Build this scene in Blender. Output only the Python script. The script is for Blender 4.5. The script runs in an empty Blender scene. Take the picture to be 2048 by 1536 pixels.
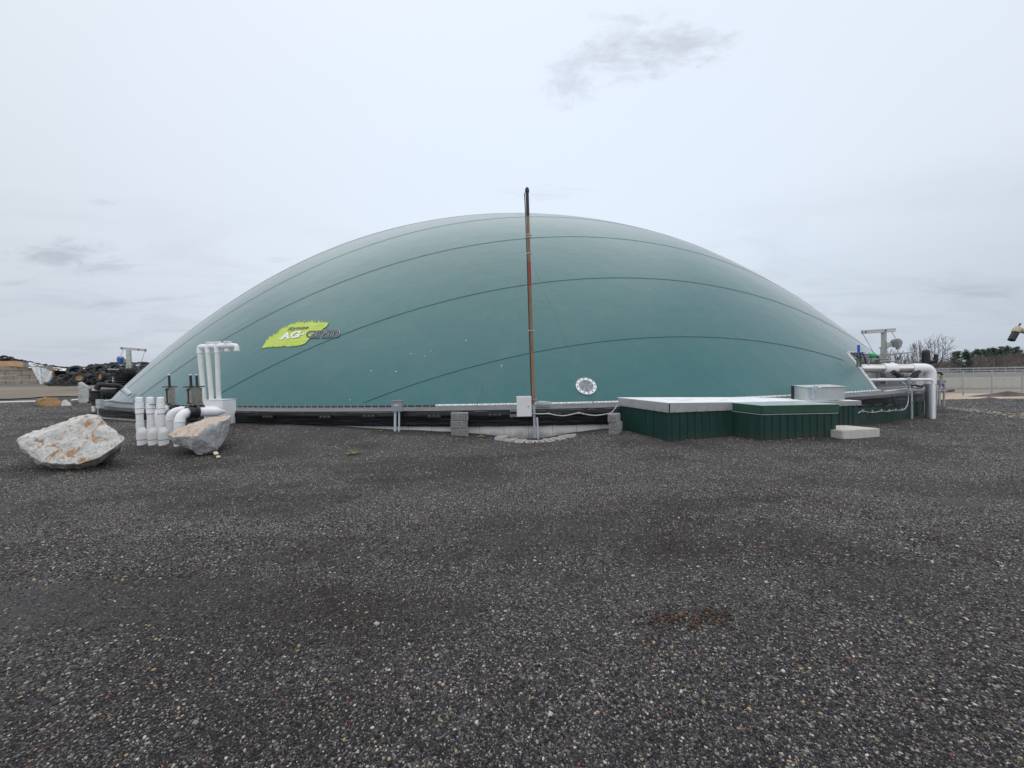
import bpy, bmesh, math, random
import numpy as np
from mathutils import Vector, Matrix, noise
from math import sin, cos, pi, radians, hypot, atan2, degrees
random.seed(7)
RNG = np.random.default_rng(11)
SC = bpy.context.scene
COL = SC.collection

# ------------------------------------------------------------------ camera
F, PITCH, ROLL, EYE = 796.0, 0.0217, 0.0186, 1.6
_cp, _sp = cos(PITCH), sin(PITCH)
FW = Vector((0, _cp, -_sp)); _UP = Vector((0, _sp, _cp)); _RT = Vector((1, 0, 0))
RT = cos(ROLL) * _RT - sin(ROLL) * _UP
UP = sin(ROLL) * _RT + cos(ROLL) * _UP
cam_data = bpy.data.cameras.new('camera')
cam = bpy.data.objects.new('camera', cam_data); COL.objects.link(cam)
cam_data.sensor_width = 36.0; cam_data.lens = F / 2048 * 36.0
cam_data.clip_start = 0.05; cam_data.clip_end = 4000
cam.matrix_world = Matrix(((RT.x, UP.x, -FW.x, 0), (RT.y, UP.y, -FW.y, 0), (RT.z, UP.z, -FW.z, EYE), (0, 0, 0, 1)))
SC.camera = cam
SC.render.resolution_x, SC.render.resolution_y = 1024, 768

def ray(x, y):
    return FW + RT * ((x - 1024) / F) - UP * ((y - 768) / F)
def at(x, y, Y):
    """point of the world seen at photo pixel (x, y), standing Y metres ahead of the camera"""
    d = ray(x, y); return d * (Y / d.y) + Vector((0, 0, EYE))

# ------------------------------------------------------------------ light
SUN_EL, SUN_AZ = radians(66), radians(-14)      # high, ahead and a little to the left, behind the cloud
world = bpy.data.worlds.new('World'); SC.world = world; world.use_nodes = True
wt = world.node_tree; wt.nodes.clear()
def N(t, typ, **kw):
    n = t.nodes.new(typ)
    for k, v in kw.items():
        if k.startswith('i_'): n.inputs[int(k[2:])].default_value = v
        else: setattr(n, k, v)
    return n
def ML(t, op, a, b=None, c=None, clamp=False):
    n = t.nodes.new('ShaderNodeMath'); n.operation = op; n.use_clamp = clamp
    for i, v in enumerate((a, b, c)):
        if v is None: continue
        if isinstance(v, (int, float)): n.inputs[i].default_value = v
        else: t.links.new(v, n.inputs[i])
    return n.outputs[0]
def VM(t, op, a, b=None):
    n = t.nodes.new('ShaderNodeVectorMath'); n.operation = op
    for i, v in enumerate((a, b)):
        if v is None: continue
        if isinstance(v, (tuple, list)): n.inputs[i].default_value = v
        else: t.links.new(v, n.inputs[i])
    return n
def MIX(t, fac, a, b, blend='MIX'):
    n = t.nodes.new('ShaderNodeMix'); n.data_type = 'RGBA'; n.blend_type = blend
    for i, v in ((0, fac), (6, a), (7, b)):
        if isinstance(v, (int, float)): n.inputs[i].default_value = v
        elif isinstance(v, (tuple, list)): n.inputs[i].default_value = (*v[:3], 1)
        else: t.links.new(v, n.inputs[i])
    return n.outputs[2]
def RAMP(t, fac, stops, interp='LINEAR'):
    n = t.nodes.new('ShaderNodeValToRGB'); n.color_ramp.interpolation = interp
    e = n.color_ramp.elements
    while len(e) < len(stops): e.new(0.5)
    for i, (p, c) in enumerate(stops):
        e[i].position = p
        e[i].color = (*c, 1) if isinstance(c, (tuple, list)) else (c, c, c, 1)
    t.links.new(fac, n.inputs[0]); return n.outputs[0]
def NOISE(t, vec, scale, detail=4, rough=0.55, dist=0.0):
    n = t.nodes.new('ShaderNodeTexNoise'); n.inputs['Scale'].default_value = scale
    n.inputs['Detail'].default_value = detail; n.inputs['Roughness'].default_value = rough
    n.inputs['Distortion'].default_value = dist
    if vec is not None: t.links.new(vec, n.inputs['Vector'])
    return n.outputs[0]

tc = N(wt, 'ShaderNodeTexCoord')
dirv = VM(wt, 'NORMALIZE', tc.outputs['Generated']).outputs[0]
sep = N(wt, 'ShaderNodeSeparateXYZ'); wt.links.new(dirv, sep.inputs[0])
zc = ML(wt, 'MAXIMUM', sep.outputs[2], 0.0)
# overcast layer: brightest high up, greyer towards the horizon
base = RAMP(wt, zc, [(0.0, (.565, .61, .70)), (0.10, (.615, .67, .755)), (0.28, (.735, .79, .86)),
                     (0.50, (.80, .855, .92)), (0.75, (.86, .90, .94)), (1.0, (.88, .91, .94))])
den = ML(wt, 'ADD', zc, 0.14)
px_ = ML(wt, 'DIVIDE', sep.outputs[0], den); py_ = ML(wt, 'DIVIDE', sep.outputs[1], den)
comb = N(wt, 'ShaderNodeCombineXYZ'); wt.links.new(px_, comb.inputs[0]); wt.links.new(py_, comb.inputs[1])
pl = comb.outputs[0]
big = NOISE(wt, pl, 0.55, 3, .5, .4)
col = MIX(wt, ML(wt, 'MULTIPLY', RAMP(wt, big, [(.35, 0.0), (.7, 1.0)]), .22), base, (.70, .74, .80))
# brighter part of the layer in front of the camera, high
bd = ray(1120, 300).normalized()
dt = VM(wt, 'DOT_PRODUCT', dirv, tuple(bd)).outputs[1]
glow = RAMP(wt, dt, [(.55, 0.0), (1.0, 1.0)])
col = MIX(wt, ML(wt, 'MULTIPLY', glow, .75), col, (.84, .945, 1.09))
# the layer is a shade darker low down on the right
rt_ = RAMP(wt, sep.outputs[0], [(.25, 0.0), (.85, 1.0)])
lowr = RAMP(wt, zc, [(0.0, 1.0), (.35, 0.0)])
col = MIX(wt, ML(wt, 'MULTIPLY', ML(wt, 'MULTIPLY', rt_, lowr), .8), col, (.50, .575, .67))
# unseen sky behind the viewer brightened, added fill for faces towards the camera
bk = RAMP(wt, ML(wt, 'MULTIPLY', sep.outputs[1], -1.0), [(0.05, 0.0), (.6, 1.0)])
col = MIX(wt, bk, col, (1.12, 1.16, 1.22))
# low streaks
mp = N(wt, 'ShaderNodeMapping'); mp.inputs['Scale'].default_value = (0.9, 1.5, 1); wt.links.new(pl, mp.inputs[0])
st = NOISE(wt, mp.outputs[0], 1.3, 6, .6, .8)
lowm = RAMP(wt, zc, [(0.01, 1.0), (0.36, 0.0)])
stf = ML(wt, 'MULTIPLY', RAMP(wt, st, [(.46, 0.0), (.70, 1.0)]), ML(wt, 'MULTIPLY', lowm, .8))
col = MIX(wt, stf, col, (.50, .555, .63))
# the few separate dark cloud scraps, each a ragged patch of the cloud plane
def scrap(col, px, py, rx, ry, ang, amt, tint):
    d = ray(px, py).normalized(); dn = d.z + .14
    cx, cy = d.x / dn, d.y / dn
    # pixel size -> cloud plane size
    d2 = ray(px + rx, py).normalized(); sx = abs(d2.x / (d2.z + .14) - cx) + 1e-3
    d3 = ray(px, py - ry).normalized(); sy = abs(d3.y / (d3.z + .14) - cy) + 1e-3
    u = ML(wt, 'SUBTRACT', px_, cx); v = ML(wt, 'SUBTRACT', py_, cy)
    ca, sa = cos(ang), sin(ang)
    a = ML(wt, 'DIVIDE', ML(wt, 'ADD', ML(wt, 'MULTIPLY', u, ca), ML(wt, 'MULTIPLY', v, sa)), sx)
    b = ML(wt, 'DIVIDE', ML(wt, 'SUBTRACT', ML(wt, 'MULTIPLY', v, ca), ML(wt, 'MULTIPLY', u, sa)), sy)
    r = ML(wt, 'SQRT', ML(wt, 'ADD', ML(wt, 'MULTIPLY', a, a), ML(wt, 'MULTIPLY', b, b)))
    cb_ = N(wt, 'ShaderNodeCombineXYZ'); wt.links.new(a, cb_.inputs[0]); wt.links.new(b, cb_.inputs[1]); cb_.inputs[2].default_value = px * .37
    warp = NOISE(wt, cb_.outputs[0], 1.35, 6, .66, .6)
    r = ML(wt, 'MULTIPLY', ML(wt, 'ADD', ML(wt, 'ADD', r, .25), ML(wt, 'MULTIPLY', ML(wt, 'SUBTRACT', warp, .5), 3.4)), .62)
    m = RAMP(wt, r, [(.0, 1.0), (1.0, 0.0)], 'EASE')
    return MIX(wt, ML(wt, 'MULTIPLY', m, amt), col, tint)
for s in ((1265, 102, 105, 62, .0, .72, (.555, .595, .67)), (1375, 92, 95, 40, .0, .66, (.555, .595, .67)), (1145, 165, 58, 50, .0, .60, (.575, .625, .71)),
          (1080, 388, 75, 14, 0, .45, (.66, .72, .81)), (120, 508, 130, 26, -.3, .75, (.45, .50, .57)), (200, 537, 100, 12, -.1, .6, (.47, .52, .59)),
          (205, 404, 32, 9, 0, .4, (.55, .6, .67)), (215, 608, 80, 11, 0, .6, (.47, .55, .64)), (320, 598, 80, 8, 0, .5, (.50, .57, .66)), (30, 565, 60, 6, 0, .5, (.5, .55, .62)),
          (560, 520, 35, 7, 0, .35, (.58, .66, .76)), (1950, 585, 130, 15, 0, .6, (.44, .50, .59))):
    col = scrap(col, *s)
sky = N(wt, 'ShaderNodeTexSky'); sky.sky_type = 'NISHITA'; sky.sun_disc = False
sky.sun_elevation = SUN_EL; sky.sun_rotation = SUN_AZ; sky.dust_density = 3.0
skc = VM(wt, 'SCALE', sky.outputs[0]); skc.inputs[3].default_value = 0.10
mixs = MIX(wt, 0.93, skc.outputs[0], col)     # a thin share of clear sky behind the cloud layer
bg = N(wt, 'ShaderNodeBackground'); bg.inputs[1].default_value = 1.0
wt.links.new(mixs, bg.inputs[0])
wo = N(wt, 'ShaderNodeOutputWorld'); wt.links.new(bg.outputs[0], wo.inputs[0])
sun_d = bpy.data.lights.new('sun', 'SUN'); sun_d.energy = 0.9; sun_d.angle = radians(75); sun_d.color = (1.0, .965, .92)
sun = bpy.data.objects.new('sun', sun_d); COL.objects.link(sun)
_sd = Vector((sin(SUN_AZ) * cos(SUN_EL), cos(SUN_AZ) * cos(SUN_EL), sin(SUN_EL)))
sun.rotation_euler = _sd.to_track_quat('Z', 'Y').to_euler()
SC.view_settings.view_transform = 'Standard'; SC.view_settings.look = 'None'
SC.view_settings.exposure = 0.0; SC.view_settings.gamma = 1.0
SC.render.engine = 'CYCLES'; SC.cycles.max_bounces = 6; SC.cycles.use_denoising = True; SC.cycles.denoising_prefilter = 'ACCURATE'

# ------------------------------------------------------------------ mesh building
def sm(a, b, x):
    t = min(1.0, max(0.0, (x - a) / (b - a))); return t * t * (3 - 2 * t)
class MB:
    def __init__(s): s.v = []; s.f = []; s.m = []
    def add(s, vs, fs, m=0):
        b = len(s.v); s.v += [tuple(p) for p in vs]; s.f += [tuple(i + b for i in q) for q in fs]; s.m += [m] * len(fs); return s
    def box(s, c, size, ax=None, m=0):
        """box centred at c; ax = (X, Y, Z) unit vectors or a yaw angle"""
        if ax is None: ax = (Vector((1, 0, 0)), Vector((0, 1, 0)), Vector((0, 0, 1)))
        elif isinstance(ax, (int, float)): ax = (Vector((cos(ax), sin(ax), 0)), Vector((-sin(ax), cos(ax), 0)), Vector((0, 0, 1)))
        c = Vector(c); vs = []
        for k in (-1, 1):
            for j in (-1, 1):
                for i in (-1, 1):
                    vs.append(c + ax[0] * (i * size[0] / 2) + ax[1] * (j * size[1] / 2) + ax[2] * (k * size[2] / 2))
        return s.add(vs, [(0, 2, 3, 1), (4, 5, 7, 6), (0, 1, 5, 4), (2, 6, 7, 3), (0, 4, 6, 2), (1, 3, 7, 5)], m)
    def hexa(s, b, t, m=0):
        """b, t: four bottom and four top points, same winding"""
        n = len(b)
        vs = list(b) + list(t)
        fs = [tuple(range(n - 1, -1, -1)), tuple(range(n, 2 * n))] + [(i, (i + 1) % n, n + (i + 1) % n, n + i) for i in range(n)]
        return s.add(vs, fs, m)
    def tube(s, pts, r, n=10, caps=True, m=0, close=False):
        pts = [Vector(p) for p in pts]; k = len(pts)
        rr = r if isinstance(r, (list, tuple)) else [r] * k
        T = []
        for i in range(k):
            a = pts[i - 1] if (i > 0 or close) else pts[i]; b = pts[(i + 1) % k] if (i < k - 1 or close) else pts[i]
            d = (b - a); T.append(d.normalized() if d.length > 1e-9 else Vector((0, 0, 1)))
        u = T[0].orthogonal().normalized(); vs = []; fs = []
        for i in range(k):
            u = (u - T[i] * u.dot(T[i])); u = u.normalized() if u.length > 1e-6 else T[i].orthogonal().normalized()
            w = T[i].cross(u)
            for j in range(n):
                a = 2 * pi * j / n; vs.append(pts[i] + (u * cos(a) + w * sin(a)) * rr[i])
        for i in range(k - 1 + (1 if close else 0)):
            i2 = (i + 1) % k
            for j in range(n):
                j2 = (j + 1) % n; fs.append((i * n + j, i * n + j2, i2 * n + j2, i2 * n + j))
        if caps and not close:
            fs.append(tuple(range(n - 1, -1, -1))); fs.append(tuple((k - 1) * n + j for j in range(n)))
        return s.add(vs, fs, m)
    def cyl(s, a, b, r, r2=None, n=14, caps=True, m=0):
        return s.tube([a, b], [r, r if r2 is None else r2], n, caps, m)
    def lathe(s, c, axis, prof, n=20, m=0, u=None):
        """prof: list of (radius, distance along axis)"""
        c = Vector(c); axis = Vector(axis).normalized(); u = u or axis.orthogonal().normalized(); w = axis.cross(u)
        vs = []; fs = []
        for (r, h) in prof:
            for j in range(n):
                a = 2 * pi * j / n; vs.append(c + axis * h + (u * cos(a) + w * sin(a)) * max(r, 1e-4))
        for i in range(len(prof) - 1):
            for j in range(n):
                j2 = (j + 1) % n; fs.append((i * n + j, i * n + j2, (i + 1) * n + j2, (i + 1) * n + j))
        fs.append(tuple(range(n - 1, -1, -1))); fs.append(tuple((len(prof) - 1) * n + j for j in range(n)))
        return s.add(vs, fs, m)
    def build(s, name, mats, parent=None, origin=None, sharp=38, bevel=0.0, clean=True):
        if not isinstance(mats, (list, tuple)): mats = [mats]
        me = bpy.data.meshes.new(name)
        if parent is not None: org = WORLD[parent.name]
        elif origin is not None: org = Vector(origin)
        else:
            a = np.array(s.v); org = Vector(((a[:, 0].min() + a[:, 0].max()) / 2, (a[:, 1].min() + a[:, 1].max()) / 2, a[:, 2].min()))
        bm = bmesh.new()
        bv = [bm.verts.new(Vector(p) - org) for p in s.v]
        for q, mi in zip(s.f, s.m):
            try: fc = bm.faces.new([bv[i] for i in q]); fc.material_index = mi
            except ValueError: pass
        if clean:
            bmesh.ops.recalc_face_normals(bm, faces=bm.faces[:])
        if bevel > 0:
            es = [e for e in bm.edges if len(e.link_faces) == 2 and e.calc_face_angle(0) > radians(40)]
            bmesh.ops.bevel(bm, geom=es, offset=bevel, segments=2, affect='EDGES', clamp_overlap=True)
        ang = radians(sharp)
        for fc in bm.faces: fc.smooth = True
        for e in bm.edges:
            if len(e.link_faces) != 2 or e.calc_face_angle(0) > ang: e.smooth = False
        bm.to_mesh(me); bm.free()
        for mt in mats: me.materials.append(mt)
        o = bpy.data.objects.new(name, me); COL.objects.link(o)
        if parent is not None: o.parent = parent
        else: o.location = org
        WORLD[o.name] = org.copy()
        return o
WORLD = {}
def empty(name, loc):
    o = bpy.data.objects.new(name, None); COL.objects.link(o); o.location = loc; o.empty_display_size = .2
    WORLD[o.name] = Vector(loc); return o
def tag(o, label=None, cat=None, group=None, kind=None):
    if label: o['label'] = label
    if cat: o['category'] = cat
    if group: o['group'] = group
    if kind: o['kind'] = kind
    return o
def copy_tree(o, parent=None, loc=None, rot=None, scale=None):
    c = o.copy(); COL.objects.link(c)
    if parent is not None: c.parent = parent
    if loc is not None: c.location = loc
    if rot is not None: c.rotation_euler = rot
    if scale is not None: c.scale = scale
    for ch in list(o.children): copy_tree(ch, c)
    return c
def fillet(pts, rad, n=6):
    """round the inner corners of a polyline"""
    pts = [Vector(p) for p in pts]; out = [pts[0]]
    for i in range(1, len(pts) - 1):
        a, b, c = pts[i - 1], pts[i], pts[i + 1]
        d1 = (a - b); d2 = (c - b); r = min(rad, d1.length * .49, d2.length * .49)
        p = b + d1.normalized() * r; q = b + d2.normalized() * r
        for k in range(n + 1):
            t = k / n; out.append(p * (1 - t) ** 2 + b * 2 * t * (1 - t) + q * t * t)
    out.append(pts[-1]); return out
def smooth_path(pts, n=6):
    pts = [Vector(p) for p in pts]; P = [pts[0]] + pts + [pts[-1]]; out = []
    for i in range(1, len(P) - 2):
        for k in range(n):
            t = k / n; a, b, c, d = P[i - 1], P[i], P[i + 1], P[i + 2]
            out.append(.5 * ((2 * b) + (c - a) * t + (2 * a - 5 * b + 4 * c - d) * t * t + (3 * b - a - 3 * c + d) * t ** 3))
    out.append(pts[-1]); return out

# ------------------------------------------------------------------ materials
def principled(name):
    m = bpy.data.materials.new(name); m.use_nodes = True; t = m.node_tree
    return m, t, t.nodes['Principled BSDF']
def pmat(name, col, rough=.6, metal=0.0, var=.12, vscale=4.0, bump=0.0, bscale=60.0, spec=.5, dirt=None, dscale=2.0, dlo=.5, dhi=.75, damt=.6, detail=5):
    m, t, b = principled(name)
    tcn = N(t, 'ShaderNodeTexCoord'); v = tcn.outputs['Object']
    n1 = NOISE(t, v, vscale, detail, .6)
    c = MIX(t, RAMP(t, n1, [(.3, 0.0), (.7, 1.0)]), tuple(x * (1 - var) for x in col), tuple(min(1, x * (1 + var)) for x in col))
    if dirt is not None:
        n2 = NOISE(t, v, dscale, 6, .65, .6)
        c = MIX(t, ML(t, 'MULTIPLY', RAMP(t, n2, [(dlo, 0.0), (dhi, 1.0)]), damt), c, dirt)
    t.links.new(c, b.inputs['Base Color'])
    b.inputs['Roughness'].default_value = rough; b.inputs['Metallic'].default_value = metal
    b.inputs['Specular IOR Level'].default_value = spec
    if bump > 0:
        bn = N(t, 'ShaderNodeBump'); bn.inputs['Strength'].default_value = 1.0; bn.inputs['Distance'].default_value = bump
        t.links.new(NOISE(t, v, bscale, 5, .65), bn.inputs['Height']); t.links.new(bn.outputs[0], b.inputs['Normal'])
    return m
M = {}
M['pvc'] = pmat('white_pvc', (.90, .91, .93), .35, var=.04, dirt=(.52, .50, .46), dscale=5, dlo=.55, dhi=.9, damt=.45)
M['pvc_old'] = pmat('cream_pvc', (.82, .82, .81), .45, var=.05, dirt=(.62, .58, .48), dscale=4, damt=.5)
M['pvc_grey'] = pmat('grey_pvc', (.50, .56, .63), .5, var=.06, dirt=(.3, .31, .32), damt=.3)
M['galv'] = pmat('galvanised_steel', (.42, .44, .46), .45, .6, var=.2, vscale=14, dirt=(.25, .22, .2), damt=.3)
M['stainless'] = pmat('stainless_steel', (.50, .49, .47), .36, .85, var=.12, vscale=6, dirt=(.25, .22, .18), dscale=3, damt=.4)
M['duct'] = pmat('bright_steel_duct', (.78, .76, .73), .30, .9, var=.06, vscale=2, dirt=(.5, .48, .45), damt=.3)
M['duct_galv'] = pmat('galvanised_duct', (.50, .53, .57), .38, .75, var=.12, vscale=5, dirt=(.33, .34, .36), damt=.4)
M['joint'] = pmat('joint_shadow_grey', (.12, .12, .13), .6)
M['yoke'] = pmat('weathered_stainless', (.36, .34, .31), .4, .7, var=.25, vscale=12, dirt=(.16, .12, .09), dscale=7, damt=.5)
M['steel_grey'] = pmat('grey_steel_panel', (.30, .30, .30), .5, .3, var=.12, dirt=(.18, .17, .16), damt=.4)
M['black'] = pmat('black_plastic', (.018, .019, .021), .45, var=.3, dirt=(.07, .065, .06), damt=.35)
M['rubber'] = pmat('black_rubber', (.016, .017, .019), .6, var=.3, vscale=9, dirt=(.05, .045, .04), dscale=5, damt=.4)
M['cast'] = pmat('dark_cast_iron', (.03, .034, .045), .35, .3, var=.3, vscale=10)
M['brown'] = pmat('rusty_brown_pipe', (.30, .165, .085), .6, .1, var=.25, vscale=3, dirt=(.20, .085, .035), dscale=6, damt=.5)
M['red'] = pmat('faded_red_paint', (.33, .055, .045), .6, var=.2, vscale=6, dirt=(.3, .15, .08), damt=.4)
M['box_white'] = pmat('white_enclosure_paint', (.74, .75, .75), .4, var=.04, dirt=(.55, .54, .5), damt=.3)
M['box_grey'] = pmat('grey_enclosure_paint', (.29, .31, .34), .45, .2, var=.08, dirt=(.2, .2, .2), damt=.3)
M['box_pale'] = pmat('pale_grey_enclosure', (.50, .54, .55), .45, .1, var=.06, dirt=(.38, .4, .4), damt=.3)
M['green_plain'] = pmat('dark_green_sheet_metal', (.010, .046, .036), .42, .0, var=.18, vscale=2.2, dirt=(.03, .075, .06), dscale=3, damt=.5)
M['green_lid'] = pmat('green_trim', (.014, .072, .042), .4, var=.15, dirt=(.03, .08, .055), damt=.4)
M['roof'] = pmat('white_roof_sheet', (.86, .89, .91), .55, 0.0, var=.05, dirt=(.50, .50, .48), dscale=1.3, dlo=.48, dhi=.8, damt=.5)
M['silver'] = pmat('galvalume_trim', (.50, .50, .51), .4, .55, var=.14, vscale=2.0, dirt=(.3, .3, .3), dscale=2.5, damt=.45)
M['concrete'] = pmat('tank_concrete', (.42, .42, .43), .85, var=.12, vscale=3, bump=.004, bscale=40, dirt=(.24, .23, .22), dscale=2.2, dlo=.48, dhi=.8, damt=.6)
M['cmu'] = pmat('concrete_block', (.36, .36, .355), .9, var=.16, vscale=12, bump=.004, bscale=120, dirt=(.24, .235, .225), dscale=9, damt=.5)
M['cmu_pale'] = pmat('pale_concrete_block', (.50, .49, .46), .9, var=.16, vscale=12, bump=.004, bscale=120, dirt=(.3, .28, .25), dscale=7, damt=.6)
M['split'] = pmat('split_block_face', (.30, .30, .30), .9, var=.65, vscale=55, bump=.02, bscale=70, dirt=(.10, .10, .10), dscale=40, dlo=.5, dhi=.62, damt=.8)
M['slab'] = pmat('cast_concrete_slab', (.52, .51, .48), .85, var=.12, vscale=6, bump=.003, bscale=60, dirt=(.40, .34, .28), dscale=3, damt=.35)
M['blue'] = pmat('blue_valve_paint', (.015, .13, .50), .4, var=.1)
M['vgreen'] = pmat('green_valve_paint', (.01, .40, .09), .4, var=.1)
M['yellow'] = pmat('yellow_paint', (.6, .42, .06), .5, var=.2)
M['tan'] = pmat('tan_spout_paint', (.48, .41, .30), .5, var=.15, dirt=(.25, .2, .15), damt=.4)
M['tarp'] = pmat('white_silage_film', (.66, .68, .70), .45, var=.1, vscale=1.2, bump=.03, bscale=3, dirt=(.38, .36, .34), dscale=.9, damt=.6)
M['silage'] = pmat('brown_silage', (.30, .17, .07), .95, var=.4, vscale=2, bump=.05, bscale=8)
M['wire'] = pmat('wire_rope', (.25, .27, .27), .4, .6)
M['wood'] = pmat('pale_timber', (.5, .42, .3), .8, var=.2)
M['housewhite'] = pmat('white_house_paint', (.62, .64, .68), .7)
M['houseroof'] = pmat('grey_shingle_roof', (.22, .23, .26), .8)
M['glass'] = pmat('window_glass', (.05, .06, .08), .1)
def pine_mat():
    return pmat('pine_needles', (.035, .062, .036), .8, var=.55, vscale=.6, dirt=(.055, .075, .05), dscale=.3, damt=.6)
M['pine'] = pine_mat()
M['bark'] = pmat('grey_bark', (.20, .18, .17), .9, var=.25, vscale=2)
M['twig'] = pmat('bare_twigs', (.165, .135, .125), .9, var=.4, vscale=.05, dirt=(.11, .105, .11), dscale=.03, damt=.6)
M['weed'] = pmat('weed_leaves', (.19, .30, .08), .7, var=.4, vscale=20)
M['drygrass'] = pmat('dry_grass', (.20, .19, .08), .8, var=.4, vscale=10)
M['seam'] = pmat('welded_seam', (.045, .13, .135), .5, var=.1)
M['whitepatch'] = pmat('white_spatter', (.75, .78, .76), .6)
M['lime'] = pmat('lime_green_print', (.46, .60, .035), .45, var=.1, vscale=2)
M['lime_line'] = pmat('pale_green_print', (.72, .74, .32), .45, var=.05)
M['print_white'] = pmat('white_print', (.80, .82, .84), .45, var=.03)
M['print_dark'] = pmat('charcoal_print', (.05, .05, .06), .45, var=.1)

def granite(name, base, speck, rust, rust_amt, scale=1.0, streak=0.0):
    m, t, b = principled(name); v = N(t, 'ShaderNodeTexCoord').outputs['Object']
    n1 = NOISE(t, v, 3 * scale, 5, .6, .3); n2 = NOISE(t, v, 34, 5, .72); n3 = NOISE(t, v, 90, 3, .6)
    c = MIX(t, RAMP(t, n1, [(.35, 0.0), (.65, 1.0)]), tuple(x * .72 for x in base), base)
    c = MIX(t, RAMP(t, n2, [(.49, 0.0), (.62, .65)]), c, speck)
    c = MIX(t, RAMP(t, n3, [(.55, 0.0), (.68, .6)]), c, tuple(x * .35 for x in speck))
    n4 = NOISE(t, v, 2.6 * scale, 7, .72, 1.2)
    c = MIX(t, ML(t, 'MULTIPLY', RAMP(t, n4, [(.53, 0.0), (.60, 1.0)]), rust_amt), c, rust)
    n5 = NOISE(t, v, 5.0 * scale, 6, .7, .8)
    c = MIX(t, ML(t, 'MULTIPLY', RAMP(t, n5, [(.60, 0.0), (.64, 1.0)]), rust_amt), c, (.20, .06, .015))
    t.links.new(c, b.inputs['Base Color']); b.inputs['Roughness'].default_value = .85
    bn = N(t, 'ShaderNodeBump'); bn.inputs['Distance'].default_value = .035
    h = ML(t, 'ADD', NOISE(t, v, 14, 7, .75), ML(t, 'MULTIPLY', NOISE(t, v, 70, 4, .7), .45))
    t.links.new(h, bn.inputs['Height']); t.links.new(bn.outputs[0], b.inputs['Normal'])
    return m
M['granite'] = granite('stained_white_granite', (.86, .85, .81), (.42, .43, .44), (.46, .20, .045), .85, 1.25)
M['granite_grey'] = granite('grey_granite', (.64, .65, .65), (.28, .29, .31), (.3, .25, .2), .15)
M['granite_top'] = granite('orange_weathered_granite', (.74, .62, .52), (.56, .36, .24), (.72, .67, .60), .6, 2.4)
M['rock_brown'] = granite('brown_sandstone', (.36, .22, .10), (.25, .19, .13), (.42, .17, .03), .7)
M['granite_pale'] = granite('pale_granite', (.60, .61, .60), (.28, .29, .29), (.38, .33, .24), .3)

M['cream'] = pmat('cream_stone', (.62, .52, .40), .8, var=.2, vscale=20)
def dome_material():
    m, t, b = principled('green_membrane'); v = N(t, 'ShaderNodeTexCoord').outputs['Object']
    n1 = NOISE(t, v, .25, 5, .6, .5); n2 = NOISE(t, v, 2.2, 5, .65)
    c = MIX(t, RAMP(t, n1, [(.3, 0.0), (.7, 1.0)]), (.012, .116, .122), (.017, .129, .134))
    c = MIX(t, ML(t, 'MULTIPLY', RAMP(t, n2, [(.5, 0.0), (.8, 1.0)]), .22), c, (.075, .165, .155))
    mps = N(t, 'ShaderNodeMapping'); mps.inputs['Scale'].default_value = (1.1, 1.1, .12); t.links.new(v, mps.inputs[0])
    n3 = NOISE(t, mps.outputs[0], 1.6, 6, .65, .3)
    c = MIX(t, ML(t, 'MULTIPLY', RAMP(t, n3, [(.5, 0.0), (.72, 1.0)]), .15), c, (.12, .175, .165))
    bn = N(t, 'ShaderNodeBump'); bn.inputs['Distance'].default_value = .05; bn.inputs['Strength'].default_value = .5
    t.links.new(NOISE(t, v, .9, 4, .55), bn.inputs['Height']); t.links.new(bn.outputs[0], b.inputs['Normal'])
    t.links.new(c, b.inputs['Base Color']); b.inputs['Roughness'].default_value = .40; b.inputs['Coat Weight'].default_value = .10; b.inputs['Coat Roughness'].default_value = .34
    b.inputs['Specular IOR Level'].default_value = .55
    b.inputs['Sheen Weight'].default_value = 1.0; b.inputs['Sheen Roughness'].default_value = .27
    b.inputs['Sheen Tint'].default_value = (.93, .95, .96, 1)
    return m
M['dome'] = dome_material()

def liner_material(name, col, rough):
    m, t, b = principled(name); v = N(t, 'ShaderNodeTexCoord').outputs['Object']
    mpn = N(t, 'ShaderNodeMapping'); mpn.inputs['Scale'].default_value = (.5, .5, 5); t.links.new(v, mpn.inputs[0])
    n1 = NOISE(t, v, 1.5, 5, .6)
    c = MIX(t, RAMP(t, n1, [(.4, 0.0), (.75, 1.0)]), col, tuple(x * 1.4 + .003 for x in col))
    t.links.new(c, b.inputs['Base Color']); b.inputs['Roughness'].default_value = rough; b.inputs['Specular IOR Level'].default_value = .28
    bn = N(t, 'ShaderNodeBump'); bn.inputs['Distance'].default_value = .03
    t.links.new(NOISE(t, mpn.outputs[0], 2.2, 3, .5), bn.inputs['Height']); t.links.new(bn.outputs[0], b.inputs['Normal'])
    return m
M['liner'] = liner_material('black_liner', (.007, .008, .010), .33)
M['ledge'] = liner_material('ledge_liner_sky_sheen', (.125, .125, .13), .5)  # black liner too; its sky sheen is put into the grey colour

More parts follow.
